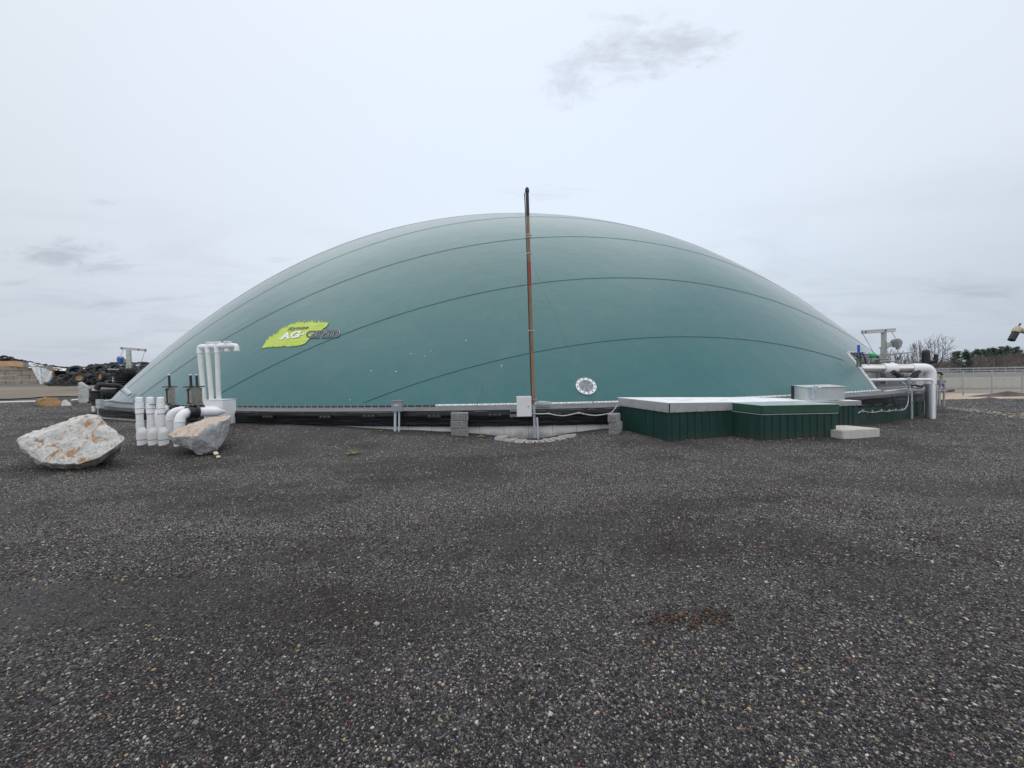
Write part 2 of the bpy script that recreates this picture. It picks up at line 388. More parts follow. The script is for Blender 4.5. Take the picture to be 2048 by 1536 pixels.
def green_material():
    m, t, b = principled('dark_green_cladding'); v = N(t, 'ShaderNodeTexCoord').outputs['Object']
    s = N(t, 'ShaderNodeSeparateXYZ'); t.links.new(v, s.inputs[0])
    mpn = N(t, 'ShaderNodeMapping'); mpn.inputs['Scale'].default_value = (3, 3, .6); t.links.new(v, mpn.inputs[0])
    n1 = NOISE(t, mpn.outputs[0], 1.6, 5, .6)
    c = MIX(t, RAMP(t, n1, [(.35, 0.0), (.7, 1.0)]), (.008, .040, .031), (.013, .054, .043))
    n2 = NOISE(t, mpn.outputs[0], 5, 5, .7); c = MIX(t, ML(t, 'MULTIPLY', RAMP(t, n2, [(.62, 0.0), (.75, 1.0)]), .35), c, (.045, .085, .07))
    dz = ML(t, 'SUBTRACT', s.outputs[2], ML(t, 'MULTIPLY', NOISE(t, v, 9, 6, .75), .34))
    c = MIX(t, RAMP(t, ML(t, 'ADD', dz, .30), [(.10, .75), (.34, 0.0)]), c, (.055, .05, .045))
    t.links.new(c, b.inputs['Base Color']); b.inputs['Roughness'].default_value = .45; b.inputs['Specular IOR Level'].default_value = .35; return m
M['green'] = green_material()
def wall_material():
    m, t, b = principled('panelled_concrete'); v = N(t, 'ShaderNodeTexCoord').outputs['Object']
    s = N(t, 'ShaderNodeSeparateXYZ'); t.links.new(v, s.inputs[0])
    az = ML(t, 'ARCTAN2', s.outputs[0], ML(t, 'MULTIPLY', s.outputs[1], -1.0))
    fr = ML(t, 'FRACT', ML(t, 'ADD', ML(t, 'MULTIPLY', az, 26.25 / .62), .28))
    jt = ML(t, 'LESS_THAN', fr, .018)
    n1 = NOISE(t, v, 2.5, 6, .65, .5); n2 = NOISE(t, v, 30, 4, .6)
    c = MIX(t, RAMP(t, n1, [(.3, 0.0), (.7, 1.0)]), (.56, .555, .56), (.70, .69, .69))
    c = MIX(t, RAMP(t, n2, [(.55, 0.0), (.75, .3)]), c, (.3, .3, .3))
    n3 = NOISE(t, v, 5, 6, .7)
    dz = ML(t, 'ADD', s.outputs[2], ML(t, 'MULTIPLY', n3, .35))
    c = MIX(t, ML(t, 'MULTIPLY', RAMP(t, dz, [(.22, 1.0), (.34, 0.0)]), .55), c, (.20, .15, .13))   # splashed soil at the foot
    c = MIX(t, ML(t, 'MULTIPLY', jt, .7), c, (.10, .10, .10))
    t.links.new(c, b.inputs['Base Color']); b.inputs['Roughness'].default_value = .85
    return m
M['wall'] = wall_material()

def gravel_material():
    m, t, b = principled('gravel_ground'); v = N(t, 'ShaderNodeTexCoord').outputs['Object']
    def vor(scale, feature='F1'):
        n = N(t, 'ShaderNodeTexVoronoi'); n.feature = feature; n.inputs['Scale'].default_value = scale
        t.links.new(v, n.inputs['Vector']); return n
    v1 = vor(95); v2 = vor(38); v3 = vor(230)
    big = NOISE(t, v, .35, 5, .6, .6); mid = NOISE(t, v, 1.6, 6, .65, .4); mid2 = NOISE(t, v, .9, 5, .6, .3)
    s1 = N(t, 'ShaderNodeSeparateColor'); t.links.new(v1.outputs['Color'], s1.inputs[0])
    s2 = N(t, 'ShaderNodeSeparateColor'); t.links.new(v2.outputs['Color'], s2.inputs[0])
    s3 = N(t, 'ShaderNodeSeparateColor'); t.links.new(v3.outputs['Color'], s3.inputs[0])
    c = RAMP(t, s1.outputs[0], [(0, (.012, .0105, .012)), (.35, (.026, .0230, .0245)), (.62, (.050, .0445, .047)), (.82, (.12, .115, .112)), (.91, (.36, .34, .31)), (1, (.52, .48, .42))])
    fine = RAMP(t, s3.outputs[0], [(0, (.025, .024, .026)), (.6, (.055, .054, .056)), (.9, (.15, .145, .14)), (1, (.34, .31, .27))])
    c = MIX(t, .40, c, fine)
    # larger stones among the small: pale, tan, rust
    st = RAMP(t, s2.outputs[1], [(0, (.14, .14, .145)), (.45, (.34, .30, .24)), (.75, (.42, .29, .15)), (.9, (.26, .11, .07)), (1, (.45, .43, .40))])
    pick = ML(t, 'MULTIPLY', ML(t, 'GREATER_THAN', s2.outputs[0], .965), ML(t, 'LESS_THAN', v2.outputs['Distance'], .36))
    c = MIX(t, pick, c, st)
    v4 = vor(19); s4 = N(t, 'ShaderNodeSeparateColor'); t.links.new(v4.outputs['Color'], s4.inputs[0])
    pick4 = ML(t, 'MULTIPLY', ML(t, 'GREATER_THAN', s4.outputs[0], .93), ML(t, 'LESS_THAN', v4.outputs['Distance'], .20))
    c = MIX(t, pick4, c, RAMP(t, s4.outputs[1], [(0, (.16, .16, .165)), (.5, (.32, .31, .29)), (1, (.42, .38, .31))]))
    # drifts of damp brown soil among the stones (mask stored on the sheet), darker and pale dusty patches
    sa = N(t, 'ShaderNodeAttribute'); sa.attribute_name = 'soil'
    sf = ML(t, 'MULTIPLY', sa.outputs['Fac'], ML(t, 'MULTIPLY', 2.1, NOISE(t, v, 6, 7, .75)), clamp=True)
    c = MIX(t, sf, c, MIX(t, .42, (.026, .019, .017), c))
    dark = MIX(t, 1.0, c, (.62, .54, .50), 'MULTIPLY')
    c = MIX(t, RAMP(t, mid2, [(.48, 0.0), (.66, .85)]), c, dark)
    c = MIX(t, ML(t, 'MULTIPLY', RAMP(t, big, [(.45, 0.0), (.68, 1.0)]), .5), c, (.102, .097, .100))
    c = MIX(t, ML(t, 'MULTIPLY', RAMP(t, mid, [(.66, 0.0), (.80, 1.0)]), .45), c, (.085, .050, .030))
    t.links.new(c, b.inputs['Base Color']); b.inputs['Roughness'].default_value = .82
    b.inputs['Specular IOR Level'].default_value = .35
    h1 = ML(t, 'MULTIPLY', ML(t, 'SUBTRACT', 1.0, v1.outputs['Distance']), ML(t, 'ADD', .35, s1.outputs[1]))
    h = ML(t, 'ADD', h1, ML(t, 'MULTIPLY', ML(t, 'SUBTRACT', 1.0, v2.outputs['Distance']), .8))
    h = ML(t, 'ADD', h, ML(t, 'MULTIPLY', ML(t, 'SUBTRACT', 1.0, v3.outputs['Distance']), .3))
    bn = N(t, 'ShaderNodeBump'); bn.inputs['Strength'].default_value = 1.0; bn.inputs['Distance'].default_value = .012
    t.links.new(h, bn.inputs['Height']); t.links.new(bn.outputs[0], b.inputs['Normal'])
    return m
M['gravel'] = gravel_material()
def attr_material(name, rough=.75):
    m, t, b = principled(name)
    a = N(t, 'ShaderNodeAttribute'); a.attribute_name = 'stone'
    n = NOISE(t, N(t, 'ShaderNodeTexCoord').outputs['Object'], 180, 3, .6)
    c = MIX(t, RAMP(t, n, [(.3, 0.0), (.7, .5)]), a.outputs['Color'], MIX(t, 1.0, a.outputs['Color'], (.55, .55, .55), 'MULTIPLY'))
    t.links.new(c, b.inputs['Base Color']); b.inputs['Roughness'].default_value = rough; b.inputs['Specular IOR Level'].default_value = .35
    return m
M['stones'] = attr_material('loose_stone')
def sand_material(name, c1, c2, c3):
    m, t, b = principled(name); v = N(t, 'ShaderNodeTexCoord').outputs['Object']
    mp2 = N(t, 'ShaderNodeMapping'); mp2.inputs['Scale'].default_value = (.05, .35, 1); t.links.new(v, mp2.inputs[0])
    n1 = NOISE(t, mp2.outputs[0], 1.0, 5, .6, .5); n2 = NOISE(t, v, 3, 6, .65)
    c = RAMP(t, n1, [(.3, c1), (.5, c2), (.7, c3)])
    c = MIX(t, ML(t, 'MULTIPLY', n2, .5), c, MIX(t, 1.0, c, (.6, .6, .6), 'MULTIPLY'))
    t.links.new(c, b.inputs['Base Color']); b.inputs['Roughness'].default_value = .95
    return m
M['sand'] = sand_material('pale_dirt', (.60, .53, .43), (.46, .34, .25), (.42, .39, .38))
M['dirt'] = sand_material('grey_brown_dirt', (.26, .21, .155), (.20, .165, .13), (.11, .10, .095))

# ------------------------------------------------------------------ terrain
TX, TY, RW, RF = -0.057, 36.372, 26.25, 25.804      # tank centre, wall radius, cover foot radius
_wx = [-24, -17, -12, -8, -5.5, -2.5, -0.9, 0.2, 0.9, 1.6, 2.4, 3.4, 6, 9.5, 13, 18, 24]
_wz = [.2, .2, .32, .40, .37, .24, .13, .03, .03, .12, .19, .10, .02, -.08, -.20, -.30, -.34]
def zt(x, y, fine=True):
    z = -.022 * min(max(x - 3, 0), 15) + .15 * sm(6, 15, -x) * sm(2, 12, y)
    d = hypot(x - TX, y - TY) - RW
    if y < TY - 8 and -3 < d < 4:
        w = float(np.interp(x, _wx, _wz)); k = 1 - sm(.15, 2.6, max(d, 0)); z = z * (1 - k) + w * k
    if d < -.4: z = min(z, -.3)
    if x > 10: z -= 1.15 * sm(23.2, 31, y) * sm(12, 20, x)
    if x < -12: z += 1.25 * sm(20, 43, y) * sm(14, 26, -x)
    R = hypot(x, y)
    if R > 60 and x > 0: z -= 4.2 * sm(60, 200, R)
    z -= .10 * math.exp(-((x - .45) ** 2 / .5 + (y - 9.85) ** 2 / .12))
    if fine and R < 60:
        a = .020 * noise.noise(Vector((x * .55, y * .8, 3))) + .012 * noise.noise(Vector((x * 1.7, y * 2.1, 9))) + .006 * noise.noise(Vector((x * 5, y * 5, 1)))
        a += .10 * noise.noise(Vector((x * .3 + 5, y * .3, 7))) * sm(17, 24, y)
        z += a - .016 * sum(track(x, y))
    return z
def gpt(px, py):
    """point of the terrain seen at photo pixel"""
    d = ray(px, py); t = 1.0
    while t < 400:
        p = d * t + Vector((0, 0, EYE))
        if p.z <= zt(p.x, p.y): break
        t += .02 if t < 30 else .2
    return p
def track(x, y):
    """wheel ruts curving across the yard"""
    out = []
    for c0 in (3.45, 4.05, 5.6, 6.35):
        yc = c0 - .03 * x + .018 * x * x if c0 < 5 else c0 + .10 * x - .012 * x * x
        out.append(math.exp(-((y - yc) / .13) ** 2) * (.5 + .5 * sm(-.2, .25, noise.noise(Vector((x * .4, c0, 2))))))
    return out
def soil(x, y):
    n = noise.noise(Vector((x * .30, y * .85, 21))) + .55 * noise.noise(Vector((x * .9, y * 2.0, 5))) + .3 * noise.noise(Vector((x * 3.2, y * 5.0, 8)))
    n += .26 * math.exp(-((y - 5.0) / 1.6) ** 2) * math.exp(-((x - 1) / 6) ** 2) + .12 * sm(6, 8, y) + .1 * sm(1, 4, -x) * sm(3, 5, y)
    d = hypot(x - TX, y - TY) - RW
    if 0 < d < .7: n += .4
    for k in track(x, y): n += .30 * k
    return sm(.06, .55, n)
def ground_sheet():
    rs = [0.4]
    while rs[-1] < 2600: rs.append(rs[-1] * (1.022 if rs[-1] < 60 else 1.09))
    # fine spokes ahead, coarse behind
    az = [radians(a) for a in np.arange(-62, 62.01, .45)] + [radians(a) for a in np.arange(66, 298, 8)]
    vs = [(0, 0, zt(0, 0))]; n = len(az)
    for r in rs:
        for a in az:
            x, y = r * sin(a), r * cos(a); vs.append((x, y, zt(x, y)))
    fs = [(0, 1 + (j + 1) % n, 1 + j) for j in range(n)]
    for i in range(len(rs) - 1):
        for j in range(n):
            a = 1 + i * n + j; b = 1 + i * n + (j + 1) % n
            fs.append((a, b, b + n, a + n))
    me = bpy.data.meshes.new('ground'); me.from_pydata(vs, [], fs); me.update()
    me.polygons.foreach_set('use_smooth', [True] * len(me.polygons)); me.materials.append(M['gravel'])
    sa = me.attributes.new('soil', 'FLOAT', 'POINT'); sa.data.foreach_set('value', np.array([soil(v[0], v[1]) if hypot(v[0], v[1]) < 60 else 0.0 for v in vs], np.float32))
    o = bpy.data.objects.new('ground', me); COL.objects.link(o); return tag(o, kind='structure', label='dark grey gravel yard with pale and rusty stones in it')
ground_sheet()

def sheet(name, outline, mat, lift, step, label):
    """a thin layer lying on the terrain inside a polygon outline"""
    xs = [p[0] for p in outline]; ys = [p[1] for p in outline]
    def inside(x, y):
        c = False; n = len(outline)
        for i in range(n):
            x1, y1 = outline[i]; x2, y2 = outline[(i + 1) % n]
            if (y1 > y) != (y2 > y) and x < (x2 - x1) * (y - y1) / (y2 - y1) + x1: c = not c
        return c
    idx = {}; vs = []; fs = []
    nx = int((max(xs) - min(xs)) / step) + 1; ny = int((max(ys) - min(ys)) / step) + 1
    def vid(i, j):
        if (i, j) not in idx:
            x, y = min(xs) + i * step, min(ys) + j * step
            x2 = x + .35 * step * noise.noise(Vector((x * .7, y * .7, 4))); y2 = y + .35 * step * noise.noise(Vector((x * .7, y * .7, 14)))
            idx[(i, j)] = len(vs); vs.append((x2, y2, zt(x2, y2) + lift))
        return idx[(i, j)]
    for i in range(nx):
        for j in range(ny):
            if inside(min(xs) + (i + .5) * step, min(ys) + (j + .5) * step): fs.append((vid(i, j), vid(i + 1, j), vid(i + 1, j + 1), vid(i, j + 1)))
    me = bpy.data.meshes.new(name); me.from_pydata(vs, [], fs); me.update(); me.materials.append(mat)
    me.polygons.foreach_set('use_smooth', [True] * len(me.polygons))
    o = bpy.data.objects.new(name, me); COL.objects.link(o); return tag(o, kind='structure', label=label)
sheet('sandy_yard', [(22, 27.8), (34, 28.6), (52, 29.4), (75, 30), (75, 49), (40, 49), (24, 47), (18, 40)], M['sand'], .05, .5, 'pale tan dirt yard before the far concrete tank')
sheet('dirt_road', [(-75, 27), (-50, 27.5), (-36, 28.5), (-27, 30), (-22, 36), (-24, 52), (-75, 52)], M['dirt'], .06, .5, 'brown dirt track before the tyre pile')

# ------------------------------------------------------------------ loose stones lying on the gravel
def make_stones(name, pts, sizes, cols, mat, label, octa=False):
    """pts Nx3, sizes N, cols Nx3 : lumpy pebbles, one mesh"""
    bm = bmesh.new()
    if octa: bmesh.ops.create_cone(bm, cap_ends=True, segments=4, radius1=1.0, radius2=.45, depth=1.1); bmesh.ops.triangulate(bm, faces=bm.faces[:])
    else: bmesh.ops.create_icosphere(bm, subdivisions=1, radius=1.0)
    bm.verts.index_update(); bv = np.array([v.co[:] for v in bm.verts]); bf = np.array([[v.index for v in f.verts] for f in bm.faces]); bm.free()
    n = len(pts); nv = len(bv)
    lump = 1 + RNG.uniform(-.28, .28, (n, nv, 1))
    sc = np.stack([RNG.uniform(.75, 1.5, n), RNG.uniform(.7, 1.1, n), RNG.uniform(.4, .8, n)], 1)[:, None, :]
    V = bv[None] * lump * sc * sizes[:, None, None]
    a = RNG.uniform(0, 2 * pi, n); b = RNG.uniform(-.5, .5, n)
    ca, sa, cb, sb = np.cos(a)[:, None], np.sin(a)[:, None], np.cos(b)[:, None], np.sin(b)[:, None]
    x, y, z = V[..., 0], V[..., 1], V[..., 2]
    y, z = y * cb - z * sb, y * sb + z * cb
    x, y = x * ca - y * sa, x * sa + y * ca
    V = np.stack([x, y, z], -1) + pts[:, None, :]
    Fc = (bf[None] + (np.arange(n) * nv)[:, None, None]).reshape(-1, 3)
    me = bpy.data.meshes.new(name)
    me.vertices.add(n * nv); me.vertices.foreach_set('co', V.reshape(-1).astype(np.float32))
    me.loops.add(len(Fc) * 3); me.loops.foreach_set('vertex_index', Fc.reshape(-1).astype(np.int32))
    me.polygons.add(len(Fc)); me.polygons.foreach_set('loop_start', np.arange(0, len(Fc) * 3, 3, dtype=np.int32))
    me.polygons.foreach_set('loop_total', np.full(len(Fc), 3, dtype=np.int32))
    me.update(calc_edges=True)
    at_ = me.color_attributes.new('stone', 'FLOAT_COLOR', 'POINT')
    C = np.ones((n, nv, 4), np.float32); C[..., :3] = cols[:, None, :]
    at_.data.foreach_set('color', C.reshape(-1))
    me.materials.append(mat)
    o = bpy.data.objects.new(name, me); COL.objects.link(o); return tag(o, kind='stuff', label=label)
PAL = np.array([(.0145, .0125, .014), (.031, .0275, .0295), (.066, .059, .061), (.133, .122, .121), (.25, .24, .225), (.44, .41, .36), (.42, .29, .15), (.25, .10, .065), (.50, .48, .45)])
def pick_cols(n, w):
    w = np.array(w, float); w /= w.sum()
    c = PAL[RNG.choice(len(PAL), n, p=w)]; return c * RNG.uniform(.8, 1.2, (n, 1))
def scatter(n, y0, y1, smin, smax, w, px_rand=True, alpha=2.0):
    P = []; S = []
    while len(P) < n:
        # even over the picture of the yard: distance falls off as 1/(pixel drop)
        u = random.uniform(1 / y1, 1 / y0); y = 1 / u
        x = random.uniform(-1.36, 1.36) * y
        if hypot(x - TX, y - TY) < RW + .35: continue
        if alpha < 0: pass
        elif y > 2.6 and random.random() < .55 * soil(x, y): continue
        s = smin * (1 - random.random() * (1 - (smin / smax) ** alpha)) ** (-1 / alpha)
        P.append((x, y, zt(x, y) + s * .15)); S.append(s)
    return np.array(P), np.array(S), pick_cols(n, w)
P, S, Cc = scatter(92000, 1.40, 4.6, .0036, .0095, [11, 13, 11, 7, 3.6, 1.0, .5, .35, .6], alpha=2.8)
make_stones('gravel_stones', P, S, Cc, M['stones'], 'loose dark gravel stones close to the viewer')
P, S, Cc = scatter(36000, 3.2, 9, .0050, .013, [9, 11, 10, 8, 5, 1.8, .6, .4, 1.8], alpha=3.0)
make_stones('gravel_stones', P, S, Cc, M['stones'], 'loose gravel stones across the middle of the yard')
P, S, Cc = scatter(72000, 4.0, 26, .001, .0012, [4, 4, 5, 8, 9, 5.0, 1.6, .8, 8])
S = P[:, 1] * RNG.uniform(.0006, .0017, len(P)); P[:, 2] += S * .3
make_stones('grit_stones', P, S, Cc, M['stones'], 'small pale and grey stones speckling the far part of the yard', octa=True)
P, S, Cc = scatter(1300, 1.8, 24, .006, .016, [0, 0, 2, 4, 5, 5, 3.2, 2.0, 2.4], alpha=3.4)
make_stones('pale_stones', P, S, Cc, M['stones'], 'larger pale, tan and brick-red stones strewn over the gravel')
# band of river cobbles at the right edge of the yard
n = 620; t_ = RNG.uniform(0, 1, n); P = []
for t in t_:
    px_p = 1888 + t * 260; py_p = 815 + t * 27 + random.gauss(0, 1.0 + 4.5 * t)
    p = gpt(px_p, py_p); P.append((p.x, p.y, zt(p.x, p.y) + .01))
make_stones('river_cobbles', np.array(P), RNG.uniform(.016, .042, n), pick_cols(n, [0, 0, 1, 2, 4, 8, 5, 1, 4]), M['stones'], 'band of tan river cobbles along the right edge of the gravel')
# rusty crumbs in the gravel
n = 230; P = []
for i in range(n):
    p = gpt(1290 + random.random() * 165 + random.gauss(0, 12), 1246 + random.gauss(0, 9) - 14 * random.random()); P.append((p.x, p.y, zt(p.x, p.y) + .006))
make_stones('rusty_crumbs', np.array(P), RNG.uniform(.003, .013, n), np.array([(.075, .040, .028), (.045, .028, .024), (.03, .023, .022), (.17, .085, .045)])[RNG.integers(0, 4, n)], M['stones'], 'patch of rusty brown crumbs in the foreground gravel')

# ------------------------------------------------------------------ the domed tank
ZR, HD, PD, QD = 0.8375, 12.307, 2.5502, .981
def dome_z(r): return ZR + HD * max(0.0, 1 - (r / RF) ** PD) ** QD if r < RF else ZR
def PT(azd, r, z): a = radians(azd); return Vector((TX + r * sin(a), TY - r * cos(a), z))
def dome_n(x, y):
    dx, dy = x - TX, y - TY; r = max(hypot(dx, dy), 1e-4); r = min(r, RF - .01)
    s = (dome_z(r + .005) - dome_z(r - .005)) / .01
    return Vector((-s * dx / r, -s * dy / r, 1)).normalized()
def dome_hit(px, py):
    d = ray(px, py); t = 8.0; o = Vector((0, 0, EYE))
    while t < 60:
        p = o + d * t
        if hypot(p.x - TX, p.y - TY) < RF and p.z <= dome_z(hypot(p.x - TX, p.y - TY)): break
        t += .05
    lo, hi = t - .05, t
    for _ in range(14):
        mid = (lo + hi) / 2; p = o + d * mid; r = hypot(p.x - TX, p.y - TY)
        if r < RF and p.z <= dome_z(r): hi = mid
        else: lo = mid
    return o + d * hi
tank = tag(empty('domed_tank', (TX, TY, 0)), 'huge low green membrane dome on a round concrete tank wrapped in black liner', 'storage tank')
RN = 24.67                                   # radius of the notch back walls
azs = sorted(set([a for a in np.arange(-180, 180, 1.5)] + [30.0, 44.0, -47.0, -61.0, 31.0, 43.0, -46.0, -62.0]))
def in_notch(a0, a1): return (a0 >= 30.0 - 1e-6 and a1 <= 44.0 + 1e-6) or (a0 >= -61.0 - 1e-6 and a1 <= -47.0 + 1e-6)
rings = list(np.linspace(0.02, 22.5, 46)) + [23.2, 23.8, 24.3, RN, 25.05, 25.45, RF]
def warp(a, r):
    if r > RN - 1e-6 and 24 < a < 36: return a + 2.05 * (RF - r) / (RF - RN) * max(0, 1 - abs(a - 30) / 6)
    return a
vs = []; fs = []; na = len(azs)
for r in rings:
    for a in azs: vs.append(PT(warp(a, r), r, dome_z(r)))
for i in range(len(rings) - 1):
    for j in range(na):
        j2 = (j + 1) % na; a0 = azs[j]; a1 = azs[j2] if j2 else 180
        if rings[i] >= RN - 1e-6 and in_notch(a0, a1): continue
        fs.append((i * na + j, i * na + j2, (i + 1) * na + j2, (i + 1) * na + j))
fs.append(tuple(range(na - 1, -1, -1)))
mb = MB(); mb.add(vs, fs)
cover = mb.build('membrane_cover', M['dome'], tank, sharp=60)
# welded seams: parallel strips of membrane
SL = math.atan(.2455); dx_, dy_ = cos(SL), sin(SL)
for off, bow in ((24.22, .005), (21.85, .0042), (18.82, .0032), (15.35, .0), (12.15, 0), (8.9, 0), (5.6, 0)):
    mb = MB(); P = []
    s = -26.0
    while s <= 26:
        o2 = off - bow * min(s * s, 380)
        x = TX + s * dx_ + o2 * dy_; y = TY + s * dy_ - o2 * dx_
        r = hypot(x - TX, y - TY)
        if r < RF - .02 and not (r > RN and 30 < degrees(atan2(x - TX, TY - y)) < 44):
            p = Vector((x, y, dome_z(r))); P.append((p, dome_n(x, y)))
        s += .25
    vs = []
    for p, n in P:
        w = Vector((dy_, -dx_, 0)); w = (w - n * w.dot(n)).normalized() * .009
        vs += [p - w + n * .004, p - w * .6 + n * .013, p + w * .6 + n * .013, p + w + n * .004]
    fs = []
    for i in range(len(P) - 1):
        for k in range(3): fs.append((i * 4 + k, i * 4 + k + 1, i * 4 + k + 5, i * 4 + k + 4))
    mb.add(vs, fs); mb.build('seam', M['seam'], cover, clean=False)
# white spatters on the membrane
for (px, py, rr) in ((742, 742, .035), (744, 741, .03), (792, 743, .045), (822, 708, .04), (849, 713, .03), (862, 702, .03), (700, 800, .03), (932, 681, .04), (1003, 731, .045), (1003.5, 734, .03)):
    p = dome_hit(px, py); n = dome_n(p.x, p.y); u = n.orthogonal().normalized(); w = n.cross(u); mb = MB()
    mb.add([p + n * .008 + (u * cos(a) + w * sin(a)) * rr * .46 * random.uniform(.6, 1.2) for a in np.arange(0, 6.2, .9)], [tuple(range(7))])
    mb.build('white_spatter', M['whitepatch'], cover, clean=False)
# steel edging along the notch
def edging(pts, w):
    mb = MB(); n = len(pts)
    for i in range(n - 1):
        a, b = pts[i], pts[i + 1]; d = (b - a).normalized(); nn = dome_n((a.x + b.x) / 2, (a.y + b.y) / 2); s_ = d.cross(nn).normalized()
        mb.box((a + b) / 2 + nn * .02, ((b - a).length * .90, w, .03), (d, s_, nn))
        mb.box((a + b) / 2 + nn * .012 - s_ * w * .9, ((b - a).length * .99, w * .5, .02), (d, s_, nn))
    return mb
E1 = []
for k in range(11):
    r = RF - .01 - (RF - RN - .02) * k / 10; a = 30.0 + 2.05 * (RF - r) / (RF - RN); E1.append(PT(a, r, dome_z(r)))
edging(E1, .07).build('bolted_edging', M['box_white'], cover)
E2 = [PT(44.0, RF - .01 - (RF - RN - .02) * k / 8, dome_z(RF - .01 - (RF - RN - .02) * k / 8)) for k in range(9)]
edging(E2, .07).build('bolted_edging', M['silver'], cover)
E3 = [PT(32.05 + (44 - 32.05) * k / 14, RN, dome_z(RN)) for k in range(15)]
edging(E3, .08).build('bolted_edging', M['silver'], cover)
# round port low on the membrane
pc = dome_hit(1172, 773); nn = dome_n(pc.x, pc.y)
uu = Vector((1, 0, 0)); uu = (uu - nn * uu.dot(nn)).normalized(); ww = nn.cross(uu)
mb = MB(); mb.lathe(pc, nn, [(.205, .0), (.205, .03), (.285, .03), (.285, .0)], 40, u=uu)
port = mb.build('port_ring', M['print_white'], cover)
mb = MB(); mb.lathe(pc, nn, [(.001, .012), (.206, .012)], 36, u=uu); mb.build('port_window', pmat('clouded_port_window', (.40, .42, .47), .25, var=.1, vscale=3), cover)
for k in range(12):
    mb = MB(); a = 2 * pi * (k + .3) / 12; c = pc + (uu * cos(a) + ww * sin(a)) * .248 + nn * .03; mb.cyl(c, c + nn * .022, .014, n=6)
    mb.build('port_bolt', M['black'], cover)

# the printed sign on the membrane: lime grass patch and lettering, traced and laid on the curved surface
def on_dome(px, py, lift):
    p = dome_hit(px, py); return p + dome_n(p.x, p.y) * lift
def print_tris(mb, poly, lift, m, step=3.0):
    """triangulate a flat outline (photo pixels), refine it, drape it over the dome"""
    bm = bmesh.new(); vv = [bm.verts.new((x, y, 0)) for x, y in poly]; bm.faces.new(vv)
    bmesh.ops.triangulate(bm, faces=bm.faces[:])
    for _ in range(5):
        es = [e for e in bm.edges if e.calc_length() > step * 2.2]
        if not es: break
        bmesh.ops.subdivide_edges(bm, edges=es, cuts=1); bmesh.ops.triangulate(bm, faces=bm.faces[:])
    bm.verts.index_update()
    mb.add([on_dome(v.co.x, v.co.y, lift) for v in bm.verts], [tuple(v.index for v in f.verts) for f in bm.faces], m); bm.free()
Z5 = lambda L: [(500 + x / 9.309, 620 + y / 9.309) for x, y in L]
patch = Z5([(222, 720), (240, 690), (300, 600), (312, 555), (326, 590), (350, 560), (358, 500), (376, 545), (425, 500), (437, 465), (444, 495), (490, 470), (500, 445), (508, 462), (530, 440), (560, 385), (582, 375), (575, 415), (605, 380), (620, 338), (632, 362), (690, 330), (745, 282), (768, 270), (790, 292), (860, 262), (884, 235), (893, 262), (965, 258), (996, 228), (1000, 248), (1045, 240), (1120, 232), (1155, 225), (1140, 250), (1190, 238), (1208, 228), (1215, 246), (1262, 240), (1272, 222), (1285, 245), (1320, 250), (1340, 240), (1400, 236), (1462, 245), (1440, 300), (1410, 330), (1370, 345), (1345, 375), (1250, 420), (1180, 470), (1120, 530), (1080, 575), (1040, 620), (980, 650), (900, 668), (830, 678), (815, 662), (790, 680), (745, 685), (700, 690), (685, 672), (660, 680), (650, 645), (615, 680), (560, 688), (470, 695), (455, 680), (420, 690), (360, 700), (350, 690), (300, 705), (240, 712)])
Zp0 = lambda x, y: (500 + x / 9.309, 620 + y / 9.309)
def thick(line, w):
    """outline of a polyline of width w"""
    L = [Vector((x, y, 0)) for x, y in line]; left = []; right = []
    for i, p in enumerate(L):
        a = L[max(i - 1, 0)]; b = L[min(i + 1, len(L) - 1)]; d = (b - a).normalized(); n = Vector((-d.y, d.x, 0)) * w / 2
        left.append((p.x + n.x, p.y + n.y)); right.append((p.x - n.x, p.y - n.y))
    return left + right[::-1]
